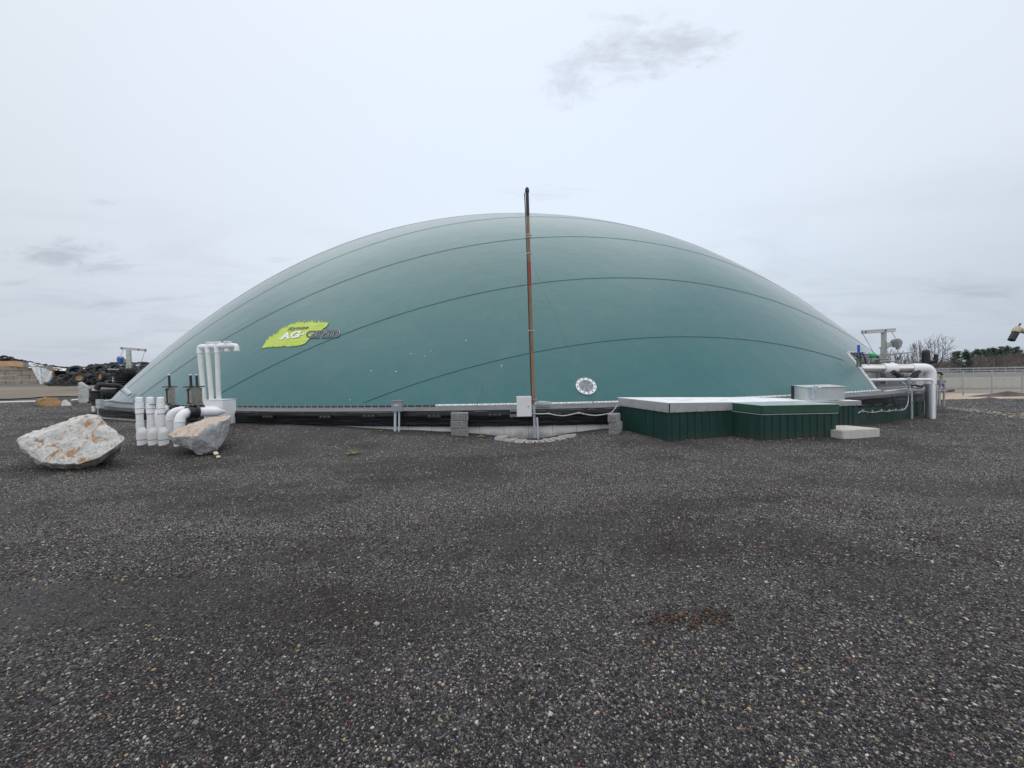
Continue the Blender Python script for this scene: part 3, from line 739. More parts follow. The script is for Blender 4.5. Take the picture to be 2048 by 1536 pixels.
# letters: strokes in a unit box (x right, y up), heavy slab italics
def arc(cx, cy, rx, ry, a0, a1, n=10): return [(cx + rx * cos(radians(a0 + (a1 - a0) * k / n)), cy + ry * sin(radians(a0 + (a1 - a0) * k / n))) for k in range(n + 1)]
GLY = {
 'A': ([[(.12, .0), (.52, 1.0)], [(.52, 1.0), (.86, .0)], [(.28, .33), (.72, .33)], [(-.06, .04), (.32, .04)], [(.62, .04), (1.04, .04)], [(.34, .96), (.6, .96)]], 1.0),
 'G': ([arc(.52, .5, .42, .46, 40, 345, 16), [(.93, .08), (.93, .46)], [(.56, .44), (1.06, .44)], [(.88, .7), (.88, .98)]], 1.05),
 'R': ([[(.2, 0), (.2, 1)], [(.0, .04), (.42, .04)], [(.0, .96), (.55, .96)], arc(.55, .73, .30, .23, 90, -90, 8), [(.2, .5), (.55, .5)], [(.5, .5), (.84, .04)], [(.74, .04), (1.02, .04)]], 1.0),
 'I': ([[(.3, 0), (.3, 1)], [(.04, .04), (.58, .04)], [(.04, .96), (.58, .96)]], .62),
 'D': ([[(.22, 0), (.22, 1)], [(.0, .04), (.5, .04)], [(.0, .96), (.5, .96)], arc(.46, .5, .46, .46, 90, -90, 12)], 1.0),
 '-': ([[(.0, .42), (.42, .42)]], .5),
 'H': ([[(.18, 0), (.18, 1)], [(.78, 0), (.78, 1)], [(.18, .5), (.78, .5)], [(0, .03), (.36, .03)], [(0, .97), (.36, .97)], [(.6, .03), (.96, .03)], [(.6, .97), (.96, .97)]], 1.06),
 'y': ([[(.12, .64), (.4, .06)], [(.74, .64), (.3, -.3), (.1, -.3)], [(0, .64), (.28, .64)], [(.56, .64), (.86, .64)]], .86),
 't': ([[(.24, .9), (.24, .12), (.36, .02), (.52, .06)], [(.04, .64), (.5, .64)]], .6),
 'o': ([arc(.36, .33, .28, .30, 0, 360, 14)], .8),
 'n': ([[(.16, 0), (.16, .66)], [(0, .03), (.32, .03)], [(0, .63), (.2, .63)], [(.16, .5), (.4, .66), (.58, .56), (.6, 0)], [(.46, .03), (.76, .03)]], .84),
 'e': ([arc(.36, .33, .28, .30, 0, 320, 14), [(.1, .34), (.62, .34)]], .74),
}
def word(mb, text, p0, p1, hgt, w, lift, m, shear=.32, up=None):
    """p0->p1: baseline in photo pixels; hgt: cap height vector in pixels"""
    tot = sum(GLY[c][1] for c in text) - .05; bx, by = (p1[0] - p0[0]) / tot, (p1[1] - p0[1]) / tot; cur = 0
    for c in text:
        for k, st in enumerate(GLY[c][0]):
            L = [(p0[0] + bx * (cur + x) + hgt[0] * y, p0[1] + by * (cur + x) + hgt[1] * y) for x, y in st]
            if len(L) > 2 and (abs(L[0][0] - L[-1][0]) + abs(L[0][1] - L[-1][1])) < .05: L = L[:-1] + [L[-1]]
            for i in range(len(L) - 1):      # one quad per stroke segment, overlapping a little at the joints
                a = Vector((*L[i], 0)); b = Vector((*L[i + 1], 0)); d = (b - a)
                if d.length < 1e-6: continue
                gy = abs(st[(i + 1)][1] - st[i][1]); gx = abs(st[i + 1][0] - st[i][0]); vt = gy / max(1e-6, math.hypot(gx, gy)); ww_ = w * (.50 + .50 * vt) if w > 1.5 else w
                d.normalize(); e = ww_ * .22; q = thick([tuple((a - d * e)[:2]), tuple((b + d * e)[:2])], ww_)
                lf = lift + .0006 * ((k * 7 + i) % 9)
                mb.add([on_dome(x, y, lf) for x, y in q], [(0, 1, 2, 3)], m)
        cur += GLY[c][1]
sg = MB()
print_tris(sg, patch, .016, 0, 3.0)
for (x, y, h) in ((316, 600, 62), (352, 565, 70), (385, 540, 55), (430, 500, 60), (462, 485, 45), (496, 460, 55), (540, 420, 62), (575, 390, 60), (618, 385, 85), (660, 350, 50), (700, 330, 45), (750, 300, 55), (800, 285, 50), (845, 272, 45), (885, 268, 72), (930, 262, 45), (990, 258, 68), (1040, 250, 40), (1085, 245, 42), (1130, 245, 50), (1155, 240, 45), (1200, 245, 42), (1270, 245, 62), (1330, 245, 40)):
    sg.add([on_dome(*Zp0(x - 13, y + 14), .017), on_dome(*Zp0(x + 15, y + 14), .017), on_dome(*Zp0(x + h * .42 + 5, y - h), .017), on_dome(*Zp0(x + h * .42, y - h), .017)], [(0, 1, 2, 3)], 0)
for (x, y, h) in ((300, 700, 22), (350, 695, 26), (410, 688, 24), (460, 690, 22), (520, 688, 20), (620, 665, 30), (690, 675, 26), (750, 676, 22), (815, 668, 22)):
    sg.add([on_dome(*Zp0(x - 10, y - 8), .017), on_dome(*Zp0(x + 12, y - 8), .017), on_dome(*Zp0(x - 8, y + h), .017)], [(0, 1, 2)], 0)
for k, (x0, y0, x1, y1) in enumerate([(330, 660, 1000, 590), (380, 610, 1030, 572), (300, 640, 690, 605), (720, 360, 1330, 300), (790, 330, 1400, 275), (900, 300, 1380, 285), (620, 420, 1290, 330), (1000, 560, 1070, 552), (250, 690, 960, 625), (420, 560, 560, 548)]):
    for q in range(1 + k % 2):
        a0 = (x0 + 14 * q, y0 + 13 * q); n = 14; L = []
        for j in range(n + 1):
            t = j / n; L.append((a0[0] + (x1 - x0) * t, a0[1] + (y1 - y0) * t + 7 * sin(j * 2.1 + q)))
        L = Z5(L)
        for i in range(n): sg.add([on_dome(x, y, .022 + .0004 * k) for x, y in thick([L[i], L[i + 1]], .34)], [(0, 1, 2, 3)], 1)
Zp = lambda x, y: (500 + x / 9.309, 620 + y / 9.309)
word(sg, 'Hytone', Zp(705, 388), Zp(1082, 358), (4.6, -5.6), 1.0, .030, 3)
word(sg, 'AG-', Zp(565, 558), Zp(1000, 508), (5.6, -12.2), 4.6, .026, 4)
word(sg, 'AG-', Zp(568, 556), Zp(1000, 506), (5.5, -12.0), 3.8, .030, 2)
word(sg, 'GRID', Zp(1035, 520), Zp(1640, 508), (5.0, -12.4), 4.9, .026, 2)
word(sg, 'GRID', Zp(1035, 520), Zp(1640, 508), (5.0, -12.4), 3.9, .032, 3)
sg.build('printed_sign', [M['lime'], M['lime_line'], M['print_white'], M['print_dark'], pmat('sign_outline', (.36, .46, .12), .5)], cover, clean=False)

# ledge, clamps, bolts
def ring_surface(prof, a0, a1, step, disp=None):
    mb = MB(); n = int((a1 - a0) / step) + 1; k = len(prof); vs = []
    for i in range(n):
        a = a0 + (a1 - a0) * i / (n - 1)
        for j, (r, z) in enumerate(prof):
            r2, z2 = (r, z) if disp is None else disp(a, j, r, z)
            vs.append(PT(a, r2, z2))
    fs = [(i * k + j, (i + 1) * k + j, (i + 1) * k + j + 1, i * k + j + 1) for i in range(n - 1) for j in range(k - 1)]
    return mb.add(vs, fs)
ring_surface([(24.4, .80), (25.78, .825), (25.97, .80), (26.26, .752), (26.31, .735), (26.33, .70)], -180, 180, 1.0,
             lambda a, j, r, z: (r, z + (.006 * noise.noise(Vector((a * .7, j, 2))) if j > 2 else 0))).build('ledge', M['ledge'], tank, sharp=70)
mb = MB(); k = 0
a = -4.4
while a < 46.0:
    if not (a > 30.0 and a < 44.0):
        w = .42; p = [PT(a, 25.83, .835), PT(a + w, 25.83, .835), PT(a + w, 25.91, .815), PT(a, 25.91, .815)]
        mb.hexa(p, [q + Vector((0, 0, .028)) for q in p])
    else:
        w = .36; p = [PT(a, 25.98, .80), PT(a + w, 25.98, .80), PT(a + w, 26.06, .79), PT(a, 26.06, .79)]; mb.hexa(p, [q + Vector((0, 0, .03)) for q in p])
    a += .444
mb.build('clamp_rail', M['box_white'], tank)
mb = MB(); a = -46.0
while a < -4.6:
    p = [PT(a, 25.83, .835), PT(a + .40, 25.83, .835), PT(a + .40, 25.90, .818), PT(a, 25.90, .818)]; mb.hexa(p, [q + Vector((0, 0, .02)) for q in p]); a += .444
mb.build('clamp_rail', M['black'], tank)
bolt = MB(); bolt.cyl((0, 0, -.01), (0, 0, .085), .0085, n=6); bolt.lathe((0, 0, 0), (0, 0, 1), [(.018, .0), (.018, .02)], 6)
b0 = None; rest = MB(); angs = sorted([-46 + .444 * i for i in range(208)], key=abs)
for i, a in enumerate(angs):
    p = PT(a, 25.95, .80)
    if i < 100:
        if b0 is None:
            b0 = bolt.build('anchor_bolt', M['galv'], tank); bm_ = b0.data
            for v in bm_.vertices: v.co -= (Vector((0, 0, 0)) - Vector((TX, TY, 0)))
            b0.location = p - Vector((TX, TY, 0))
        else:
            c = b0.copy(); COL.objects.link(c); c.parent = tank; c.location = p - Vector((TX, TY, 0))
            c.rotation_euler = (random.uniform(-.04, .04), random.uniform(-.04, .04), 0)
    else: rest.cyl(p - Vector((0, 0, .01)), p + Vector((0, 0, .085)), .0085, n=5)
tag(rest.build('anchor_bolts', M['galv'], tank), kind='stuff')
# wall and black liner skirt
ring_surface([(26.25, .74), (26.25, .3), (26.25, -2.2)], -180, 180, 1.0).build('tank_wall', M['wall'], tank, sharp=70)
_sa = [-60, -46, -30, -20, -10, -2, 12, 22, 26, 34, 44, 60]; _sz = [.24, .24, .37, .385, .36, .32, .29, .32, .43, .33, .24, .1]
def skirt_disp(a, j, r, z):
    zb = float(np.interp(a, _sa, _sz)); t = j / 10; zz = .735 + (zb - .735) * t
    n1 = noise.noise(Vector((a * .55, t * 2.2, 1))); n2 = noise.noise(Vector((a * 1.9, t * 5, 7)))
    b = .016 * sin(pi * min(1, t * 1.8)) * (.7 + .8 * n1) + .012 * n2 + .012 * sin(pi * t)
    b += .020 * math.exp(-((t - .30 - .10 * n1) / .06) ** 2)
    if j == 0: b = 0
    return 26.31 + b + .01, zz - (.012 * n2 if j == 10 else 0)
ring_surface([(26.31, 0)] * 11, -62, 62, .35, skirt_disp).build('liner_skirt', M['liner'], tank, sharp=80)
# small fixing plates under the liner, three screws each
pl0 = None
for (px, py) in ((738, 831.5), (650, 833), (868, 832), (536, 833), (990, 829), (405, 838), (1110, 826.5)):
    dx = (px - 1024) / F; th = math.atan(dx); D = TY * cos(th) - math.sqrt(max(0, 26.39 ** 2 - (TY * sin(th)) ** 2)); c = at(px, py, D * cos(th) - .0)
    az = atan2(c.x - TX, TY - c.y); mb = MB()
    ax = (Vector((cos(az), sin(az), 0)), Vector((sin(az), -cos(az), 0)), Vector((0, 0, 1)))
    c = PT(degrees(az), 26.385, c.z)
    mb.box(c, (.36, .02, .085), ax, 0)
    for s in (-.12, 0, .12): q = c + ax[0] * s + Vector((0, 0, .005)) + ax[1] * .01; mb.cyl(q, q + ax[1] * .012, .011, n=6, m=1)
    mb.build('fixing_plate', [M['black'], M['galv']], tank, bevel=0)
# green corrugated cladding low on the right of the wall
def clad_disp(a, j, r, z):
    zb = float(np.interp(a, _sa, _sz)); u = (a * 26.3 * pi / 180 / .155) % 1.0
    return 26.27 + (.022 if u < .22 else 0), (zb + .06 if j == 0 else -1.2)
ring_surface([(26.3, .5), (26.3, -1)], 22, 56, .085, clad_disp).build('green_cladding', M['green_plain'], tank, sharp=20)

# steel service walls inside the notches
for (a0, a1) in ((32.0, 44.0), (-61.0, -47.0)):
    mb = ring_surface([(RN - .01, dome_z(RN) - .02), (RN - .01, .82)], a0 - 1.8, a1, .5); mb.build('steel_back_wall', M['steel_grey'], tank)
    for aa in (a1, a0 if a0 < 0 else None):
        if aa is None: continue
        mb = MB(); P = [PT(aa, RN + (RF - RN) * k / 6, 0) for k in range(7)]
        top = [Vector((p.x, p.y, dome_z(RN + (RF - RN) * k / 6) - .01)) for k, p in enumerate(P)]
        P = [Vector((p.x, p.y, .80)) for p in P]; mb.add(P + top, [(k, k + 1, k + 8, k + 7) for k in range(6)]); mb.build('steel_side_wall', M['steel_grey'], tank)
# left side wall of the right notch
mb = MB(); bot = [Vector((p.x, p.y, .80)) for p in E1]; mb.add(bot + [p - Vector((0, 0, .01)) for p in E1], [(k, k + 1, k + 12, k + 11) for k in range(10)]); mb.build('steel_side_wall', M['black'], tank)
for z, h, m in ((1.02, .05, 0), (1.50, .05, 0), (1.86, .07, 1), (2.02, .05, 0)):
    mb = MB()
    for a in np.arange(32.2, 43.5, .6): mb.box(PT(a + .3, RN + .04, z), (.25, .06, h), radians(a + .3), m)
    mb.build('service_rail', [M['stainless'], M['black']], tank)
mb = MB(); p = PT(37.5, RN + .03, 1.2); mb.box(p, (1.1, .05, .62), radians(37.5)); mb.build('service_hatch', M['stainless'], tank, bevel=.01)

# ------------------------------------------------------------------ vent mast in front of the dome
Y0 = 9.93
mast = tag(empty('vent_mast', at(1068, 872, Y0)), 'tall thin rust-brown pipe mast with black top, held by guy wires before the dome', 'mast')
mb = MB(); a, b = at(1069.5, 877, Y0), at(1067.5, 797, Y0)
mb.box((a + b) / 2, (.062, .045, (b - a).length), (RT.cross(Vector((0, 0, 1))).cross((b - a)).normalized() * -1, Vector((0, 1, 0)), (b - a).normalized())); mb.build('channel_post', M['galv'], mast, bevel=.004)
axis_pts = lambda y: at(1054.0 + (y - 376) * (1067.2 - 1054.0) / (806 - 376), y, Y0 - .03)
mb = MB(); mb.tube([axis_pts(y) for y in (808, 700, 571)], .037, 16); mb.tube([axis_pts(y) for y in (524, 480, 430)], .036, 16); mb.build('brown_pipe', M['brown'], mast)
mb = MB(); mb.tube([axis_pts(y) for y in (571.5, 523.5)], .0378, 16); tag(mb.build('painted_section', M['red'], mast), 'dull red painted length of the mast')
mb = MB(); mb.tube([axis_pts(y) for y in (432, 400, 385, 384.5, 379, 376, 374.2)], [.041, .041, .041, .052, .052, .036, .012], 18); mb.build('black_top', M['black'], mast)
mb = MB(); mb.tube([at(1048.6 + (y - 376) * (1063.2 - 1049.6) / (806 - 376) + (1 if y > 400 else 0), y, Y0 - .03) for y in (386, 440, 520, 600, 700, 812)], .012, 8); mb.build('cable', M['black'], mast)
for y in (470, 474.5, 507, 661, 798):
    mb = MB(); c = axis_pts(y); mb.lathe(c - Vector((0, 0, .012)), (0, 0, 1), [(.040, 0), (.047, 0), (.047, .024), (.040, .024)], 14)
    mb.box(c + Vector((.062, -.01, 0)), (.035, .02, .03)); mb.box(c + Vector((-.062, -.01, 0)), (.035, .02, .03)); mb.build('pipe_clamp', M['galv'], mast)
wl = (axis_pts(514), PT(degrees(math.asin((957 - 1024) / F * 10.5 / 26.1)), 26.05, .80)); wr = (axis_pts(514), PT(13.1 * .0 + degrees(math.asin((1193 - 1024) / F * 10.35 / 26.1)), 26.05, .80))
for (a, b), w in ((wl, 'left'), (wr, 'right')):
    mb = MB(); mb.tube([a, b], .0030 if w == 'right' else .0023, 5); d = (b - a).normalized()
    mb.tube([b - d * .30, b - d * .22, b - d * .12, b - d * .02], [.006, .013, .013, .008], 6); mb.tube([b - d * .5, b - d * .34], .010, 6); mb.build('guy_wire', M['wire'], mast)
mb = MB(); mb.tube([at(1078, 805, 10.25), at(1098, 806, 10.25)], .04, 8); mb.box(at(1086, 806, 10.22), (.36, .12, .07)); tag(mb.build('flange_plate', M['box_pale']), 'small pale flanged plate lying on the tank ledge beside the mast', 'plate')

# electrical box, conduit stub and flexible conduit
p0, p1 = at(1033, 793, 9.78), at(1063.5, 833, 9.78)
cb = tag(empty('control_box', ((p0.x + p1.x) / 2, 9.78, p1.z)), 'white square electrical box with black lock fixed beside the mast foot', 'electrical box')
mb = MB(); mb.box(((p0.x + p1.x) / 2, 9.86, (p0.z + p1.z) / 2), (p1.x - p0.x, .16, p0.z - p1.z)); mb.build('case', M['box_white'], cb, bevel=.006)
mb = MB(); mb.box(((p0.x + p1.x) / 2, 9.772, (p0.z + p1.z) / 2), (p1.x - p0.x - .02, .016, p0.z - p1.z - .02)); mb.build('door', M['box_white'], cb, bevel=.004)
mb = MB(); q = at(1056.5, 813, 9.76); mb.cyl(q + Vector((0, .02, 0)), q + Vector((0, -.012, 0)), .014, n=12); mb.build('lock', M['black'], cb)
for y in (820.5, 831):
    mb = MB(); q = at(1042, y, 9.97); mb.box(q, (.56, .02, .012)); mb.box(q + Vector((0, 0, .03)), (.56, .04, .006)); mb.box(q + Vector((0, 0, -.03)), (.56, .04, .006))
    for k in range(9): mb.box(q + Vector((-.26 + k * .065, -.012, 0)), (.012, .012, .06))
    mb.build('mounting_rail', M['galv'], cb)
mb = MB(); mb.cyl(at(1076, 878, 9.95), at(1074, 835, 9.95), .027, n=14); tag(mb.build('conduit_stub', M['pvc_grey']), 'short blue-grey plastic conduit standing open in the pit behind the mast', 'conduit')
pts = [at(x, y, Y) for x, y, Y in ((1063, 827.5, 9.85), (1082, 828, 9.86), (1097, 827.5, 9.86), (1112, 830.5, 9.84), (1128, 831.5, 9.84), (1143, 829, 9.86), (1158, 826, 9.88), (1172, 829, 9.88), (1190, 831, 9.88), (1208, 829, 9.92), (1222, 825.5, 9.98), (1230, 817, 10.05), (1236, 808, 10.1))]
fc = empty('flexible_conduit', pts[6]); tag(fc, 'thin grey flexible conduit looping along the black liner to the green shed', 'conduit')
mb = MB(); mb.tube(smooth_path(pts, 4), .014, 7); mb.build('hose', M['galv'], fc)
for i in (2, 6):
    mb = MB(); mb.box(pts[i] + Vector((0, .03, 0)), (.03, .05, .05)); mb.build('strap', M['galv'], fc)

# grey junction box on two legs
p0, p1 = at(782, 803, 9.95), at(804, 823, 9.95)
jb = tag(empty('junction_box', (p0.x + .14, 10, at(795, 862, 10).z)), 'small grey metal junction box on two pale conduit legs before the black liner', 'junction box')
mb = MB(); mb.box(((p0.x + p1.x) / 2, 10.02, (p0.z + p1.z) / 2), (p1.x - p0.x, .14, p0.z - p1.z), .10); mb.build('case', M['box_grey'], jb, bevel=.006)
mb = MB(); mb.box(((p0.x + p1.x) / 2 - .002, 10.01, p0.z + .008), (p1.x - p0.x + .03, .17, .014), .10); mb.build('lid', M['box_grey'], jb, bevel=.003)
q = at(792.5, 810.5, 9.945); mb = MB(); mb.box(q, (.10, .012, .022), .10); mb.build('nameplate', M['print_white'], jb)
for x, r in ((789.5, .031), (797.5, .022)):
    mb = MB(); mb.tube([at(x + .5, 866, 10), at(x + 1, 820, 10.02)], r, 12); mb.build('leg', M['pvc_grey'], jb)

# ------------------------------------------------------------------ concrete blocks
def block_proto(name, mats, split):
    L, W, H = .395, .195, .193
    xs = [-L / 2, -L / 2 + .034, -.016, .016, L / 2 - .034, L / 2]; ys = [-W / 2, -W / 2 + .034, W / 2 - .034, W / 2]
    mb = MB()
    solid = lambda i, j: 0 <= i < 5 and 0 <= j < 3 and not (j == 1 and i in (1, 3))
    for i in range(5):
        for j in range(3):
            if not solid(i, j): continue
            x0, x1, y0, y1 = xs[i], xs[i + 1], ys[j], ys[j + 1]
            mb.add([(x0, y0, H), (x1, y0, H), (x1, y1, H), (x0, y1, H)], [(0, 1, 2, 3)], 0)
            mb.add([(x0, y0, 0), (x1, y0, 0), (x1, y1, 0), (x0, y1, 0)], [(3, 2, 1, 0)], 0)
            for (di, dj, A, B) in ((0, -1, (x0, y0), (x1, y0)), (1, 0, (x1, y0), (x1, y1)), (0, 1, (x1, y1), (x0, y1)), (-1, 0, (x0, y1), (x0, y0))):
                if solid(i + di, j + dj): continue
                outer_front = split == 'long' and dj == -1 and j == 0 or split == 'short' and di == -1 and i == 0
                if outer_front:
                    n = 14 if split == 'short' else 8; m_ = 12; vs = []
                    for b in range(m_ + 1):
                        for a in range(n + 1):
                            u, w = a / n, b / m_; x = A[0] + (B[0] - A[0]) * u; y = A[1] + (B[1] - A[1]) * u; z = H * w
                            edge = b in (0, m_)
                            nz = 0 if edge else abs(noise.noise(Vector((x * 34, y * 34 + 3, z * 34)))) * .030 + .004
                            vs.append((x + di * nz, y + dj * nz, z))
                    fs = [(b * (n + 1) + a, b * (n + 1) + a + 1, (b + 1) * (n + 1) + a + 1, (b + 1) * (n + 1) + a) for b in range(m_) for a in range(n)]
                    mb.add(vs, fs, 1)
                else:
                    mb.add([(*A, 0), (*B, 0), (*B, H), (*A, H)], [(0, 1, 2, 3)], 0)
    o = mb.build(name, mats, origin=(0, 0, 0), sharp=25); return o
bl = block_proto('concrete_block', [M['cmu'], M['split']], 'long')
GB = 'rough-faced concrete blocks stacked beside the tank'
base = at(920, 873, 9.78); zb = at(920, 874, 9.62).z - .01
first = True
for k, (dx, yaw, word_) in enumerate(((.0, -.10, 'lowest block, slightly turned, of the grey stack left of the mast'), (-.015, -.02, 'middle block of the grey rough-faced stack left of the mast'), (.0, -.045, 'topmost block with open cores of the grey stack left of the mast'))):
    o = bl if first else bl.copy()
    if not first: COL.objects.link(o)
    first = False; o.location = (base.x + dx, base.y + .02, zb + .197 * k); o.rotation_euler = (.015 if k == 0 else 0, .02 if k == 0 else .01, yaw); tag(o, word_, 'concrete block', GB)
bs = block_proto('concrete_block', [M['cmu'], M['split']], 'short')
c0 = at(1233.5, 878, 9.42); Lx = Vector((sin(radians(33)), cos(radians(33)), 0)); Wy = Vector((-Lx.y, Lx.x, 0))
for k, (dx, yaw, word_) in enumerate(((.0, 0, 'lowest block of the grey stack against the green shed corner'), (.01, -.03, 'middle block of the grey stack against the green shed corner'), (-.012, .05, 'topmost block with open cores of the stack against the green shed corner'))):
    o = bs if k == 0 else bs.copy()
    if k: COL.objects.link(o)
    ang = atan2(Lx.y, Lx.x); c = c0 + Lx * .1975 + Wy * .0975
    o.location = (c.x + dx - (.012 if k == 2 else 0), c.y, c0.z - .005 + .197 * k); o.rotation_euler = (0, 0, ang + yaw); tag(o, word_, 'concrete block', GB)
bp = block_proto('concrete_block', [M['cmu_pale'], M['split']], None)
ring = [(1003, 870, 9.62, .21), (1022, 875.5, 9.50, .16), (1041, 878.5, 9.42, .13), (1060, 880, 9.38, .115), (1079, 879.5, 9.40, .12), (1098, 877, 9.46, .14), (1117, 873.5, 9.55, .17), (1136, 867, 9.66, .22)]
WR = ['far left block of the curved pale row round the pit', 'pale pit-edge block second from the left end', 'pale pit-edge block third from the left end', 'pale pit-edge block just left of the mast foot', 'pale pit-edge block just right of the mast foot', 'pale pit-edge block third from the right end', 'pale pit-edge block second from the right end', 'far right block, tipped, of the curved pale row round the pit']
for k, (x, y, Y, z) in enumerate(ring):
    o = bp if k == 0 else bp.copy()
    if k: COL.objects.link(o)
    c = at(x, y, Y); a = atan2(10.6 - Y, .55 - c.x)
    o.location = (c.x, c.y, c.z - .193 - .03); o.rotation_euler = (random.uniform(-.03, .03), (.16 if k == 7 else -.0) * 1 + random.uniform(-.03, .03), a + (.35 if k in (0, 7) else 0)); tag(o, WR[k], 'concrete block', 'pale blocks laid round the pit')

# ------------------------------------------------------------------ green sheds
def ribbed(path, ztop, zbot, spacing=.24, rib=.022, t=.03):
    """vertical ribbed sheet along a plan path [(x,y)], tops and bottoms interpolated"""
    mb = MB()
    for i in range(len(path) - 1):
        a = Vector((*path[i], 0)); b = Vector((*path[i + 1], 0)); d = (b - a); L = d.length; d.normalize(); n = Vector((d.y, -d.x, 0))
        s = [0.0]; off = [0.0]; k = 0; x = spacing * .5
        while x < L - .05:
            s += [x - .022, x - .012, x + .012, x + .022]; off += [0, rib, rib, 0]; x += spacing
        s.append(L); off.append(0.0); vs = []
        for q, o in zip(s, off):
            u = q / L; zt_ = ztop[i] + (ztop[i + 1] - ztop[i]) * u; zb_ = zbot[i] + (zbot[i + 1] - zbot[i]) * u; p = a + d * q + n * o
            vs += [Vector((p.x, p.y, zb_)), Vector((p.x, p.y, zt_))]
        mb.add(vs, [(2 * j, 2 * j + 2, 2 * j + 3, 2 * j + 1) for j in range(len(s) - 1)])
    return mb
def fascia(path, zt_, zb_, out=.03, th=.012):
    mb = MB()
    for i in range(len(path) - 1):
        a = Vector((*path[i], 0)); b = Vector((*path[i + 1], 0)); d = (b - a).normalized(); n = Vector((d.y, -d.x, 0))
        A = a + n * out - d * (out if i else 0); B = b + n * out + d * (out if i < len(path) - 2 or True else 0)
        bq = [A, B, B - n * th, A - n * th]; zb4 = [zb_[i], zb_[i + 1], zb_[i + 1], zb_[i]]; zt4 = [zt_[i], zt_[i + 1], zt_[i + 1], zt_[i]]
        mb.hexa([Vector((p.x, p.y, z)) for p, z in zip(bq, zb4)], [Vector((p.x, p.y, z)) for p, z in zip(bq, zt4)])
    return mb
A = (3.50, 8.93); B = (2.76, 10.22); Cq = (10.32, 11.86); C2 = (10.25, 12.2)
s1 = tag(empty('pump_shed', (A[0], A[1], 0)), 'long low dark green metal shed with white roof against the tank', 'shed')
ribbed([B, A, Cq, C2], [.86, .82, .58, .58], [-.15, -.12, -.45, -.5], .235).build('wall', M['green'], s1, sharp=20)
zT = [.972, .915, .645, .655]; zB = [.775, .700, .505, .52]
fascia([B, A], zT[:2], zB[:2], .052).build('trim', M['silver'], s1, bevel=.003)
fascia([A, Cq, C2], [.915, .645, .655], [.70, .515, .52], .055).build('trim', M['silver'], s1, bevel=.003)
mb = MB()
Ao = (A[0] - .02, A[1] - .075); Bo = (B[0] - .06, B[1] - .0); Co = (Cq[0] + .03, Cq[1] - .06); Do = (C2[0] + .03, C2[1] + .1)
top = [Vector((*Ao, .925)), Vector((*Co, .655)), Vector((*Do, .665)), Vector((6.4, 11.25, .865)), Vector((*Bo, .985))]
mb.hexa([p - Vector((0, 0, .012)) for p in top], top)
mb.box((4.2, 9.62, .947 - .02), (.5, .02, .03), .42); mb.box((5.3, 10.0, .90 - .015), (.3, .02, .03), .42); mb.build('roof', M['roof'], s1)
mb = MB()
for k in range(7):
    u = (k + .4) / 7; p = Vector((B[0] + (A[0] - B[0]) * u, B[1] + (A[1] - B[1]) * u, .80 - .075 * u)); d = Vector((A[0] - B[0], A[1] - B[1], 0)).normalized(); n = Vector((d.y, -d.x, 0)); mb.cyl(p + n * .05, p + n * .062, .009, n=6)
for k in range(22):
    u = (k + .35) / 22; p = Vector((A[0] + (Cq[0] - A[0]) * u, A[1] + (Cq[1] - A[1]) * u, .722 - .19 * u)); d = Vector((Cq[0] - A[0], Cq[1] - A[1], 0)).normalized(); n = Vector((d.y, -d.x, 0)); mb.cyl(p + n * .055, p + n * .067, .009, n=6)
mb.build('screws', M['black'], s1)
P1, P2, P3, P4 = (5.36, 9.74), (5.78, 9.24), (8.06, 9.90), (7.62, 10.66)
s2 = tag(empty('pump_shed', (P2[0], P2[1], -.05)), 'smaller dark green metal shed with green rim in front of the long one', 'shed')
ribbed([P1, P2, P3, P4], [.70, .64, .56, .60], [-.2, -.15, -.25, -.3], .235).build('wall', M['green'], s2, sharp=20)
fascia([P1, P2, P3, P4], [.835, .79, .73, .76], [.655, .607, .535, .57], .05).build('trim', M['green_lid'], s2, bevel=.006)
fascia([P1, P2, P3, P4], [.640, .592, .520, .555], [.622, .574, .502, .537], .035).build('drip_edge', M['silver'], s2)
o_ = lambda p, dx, dy, z: Vector((p[0] + dx, p[1] + dy, z))
top = [o_(P1, -.06, 0, .845), o_(P2, -.02, -.075, .80), o_(P3, .07, -.05, .74), o_(P4, .06, .0, .77)]
mb = MB(); mb.hexa([p - Vector((0, 0, .012)) for p in top], top); mb.build('lid', pmat('pale_green_lid_top', (.42, .52, .50), .3, .1, var=.08, dirt=(.3, .38, .36), damt=.4), s2)
# pale grey cabinet on the roof
cabn = tag(empty('roof_cabinet', (8.9, 11.6, .78)), 'long pale grey metal cabinet resting on the white shed roof', 'cabinet')
pa, pb = at(1616, 798, 10.95), at(1690, 801, 11.55); d = Vector((pb.x - pa.x, pb.y - pa.y, 0)); L = d.length; d.normalize(); n = Vector((.04, .60, 0)) / .5; zz = 1.105
bq = [pa, pa + d * L, pa + d * L + n * .5, pa + n * .5]; mb = MB()
mb.hexa([Vector((p.x, p.y, .72)) for p in bq], [Vector((p.x, p.y, zz + (.04 if i > 1 else 0) - (.02 if i in (1, 2) else 0))) for i, p in enumerate(bq)]); mb.build('case', M['box_pale'], cabn, bevel=.006)
tq = [pa - d * .03 - n * .03, pa + d * (L + .03) - n * .03, pa + d * (L + .03) + n * .53, pa - d * .03 + n * .53]; mb = MB()
zs = [zz + .002, zz - .018, zz + .022, zz + .042]; mb.hexa([Vector((p.x, p.y, z)) for p, z in zip(tq, zs)], [Vector((p.x, p.y, z + .014)) for p, z in zip(tq, zs)]); mb.build('lid', M['box_pale'], cabn)
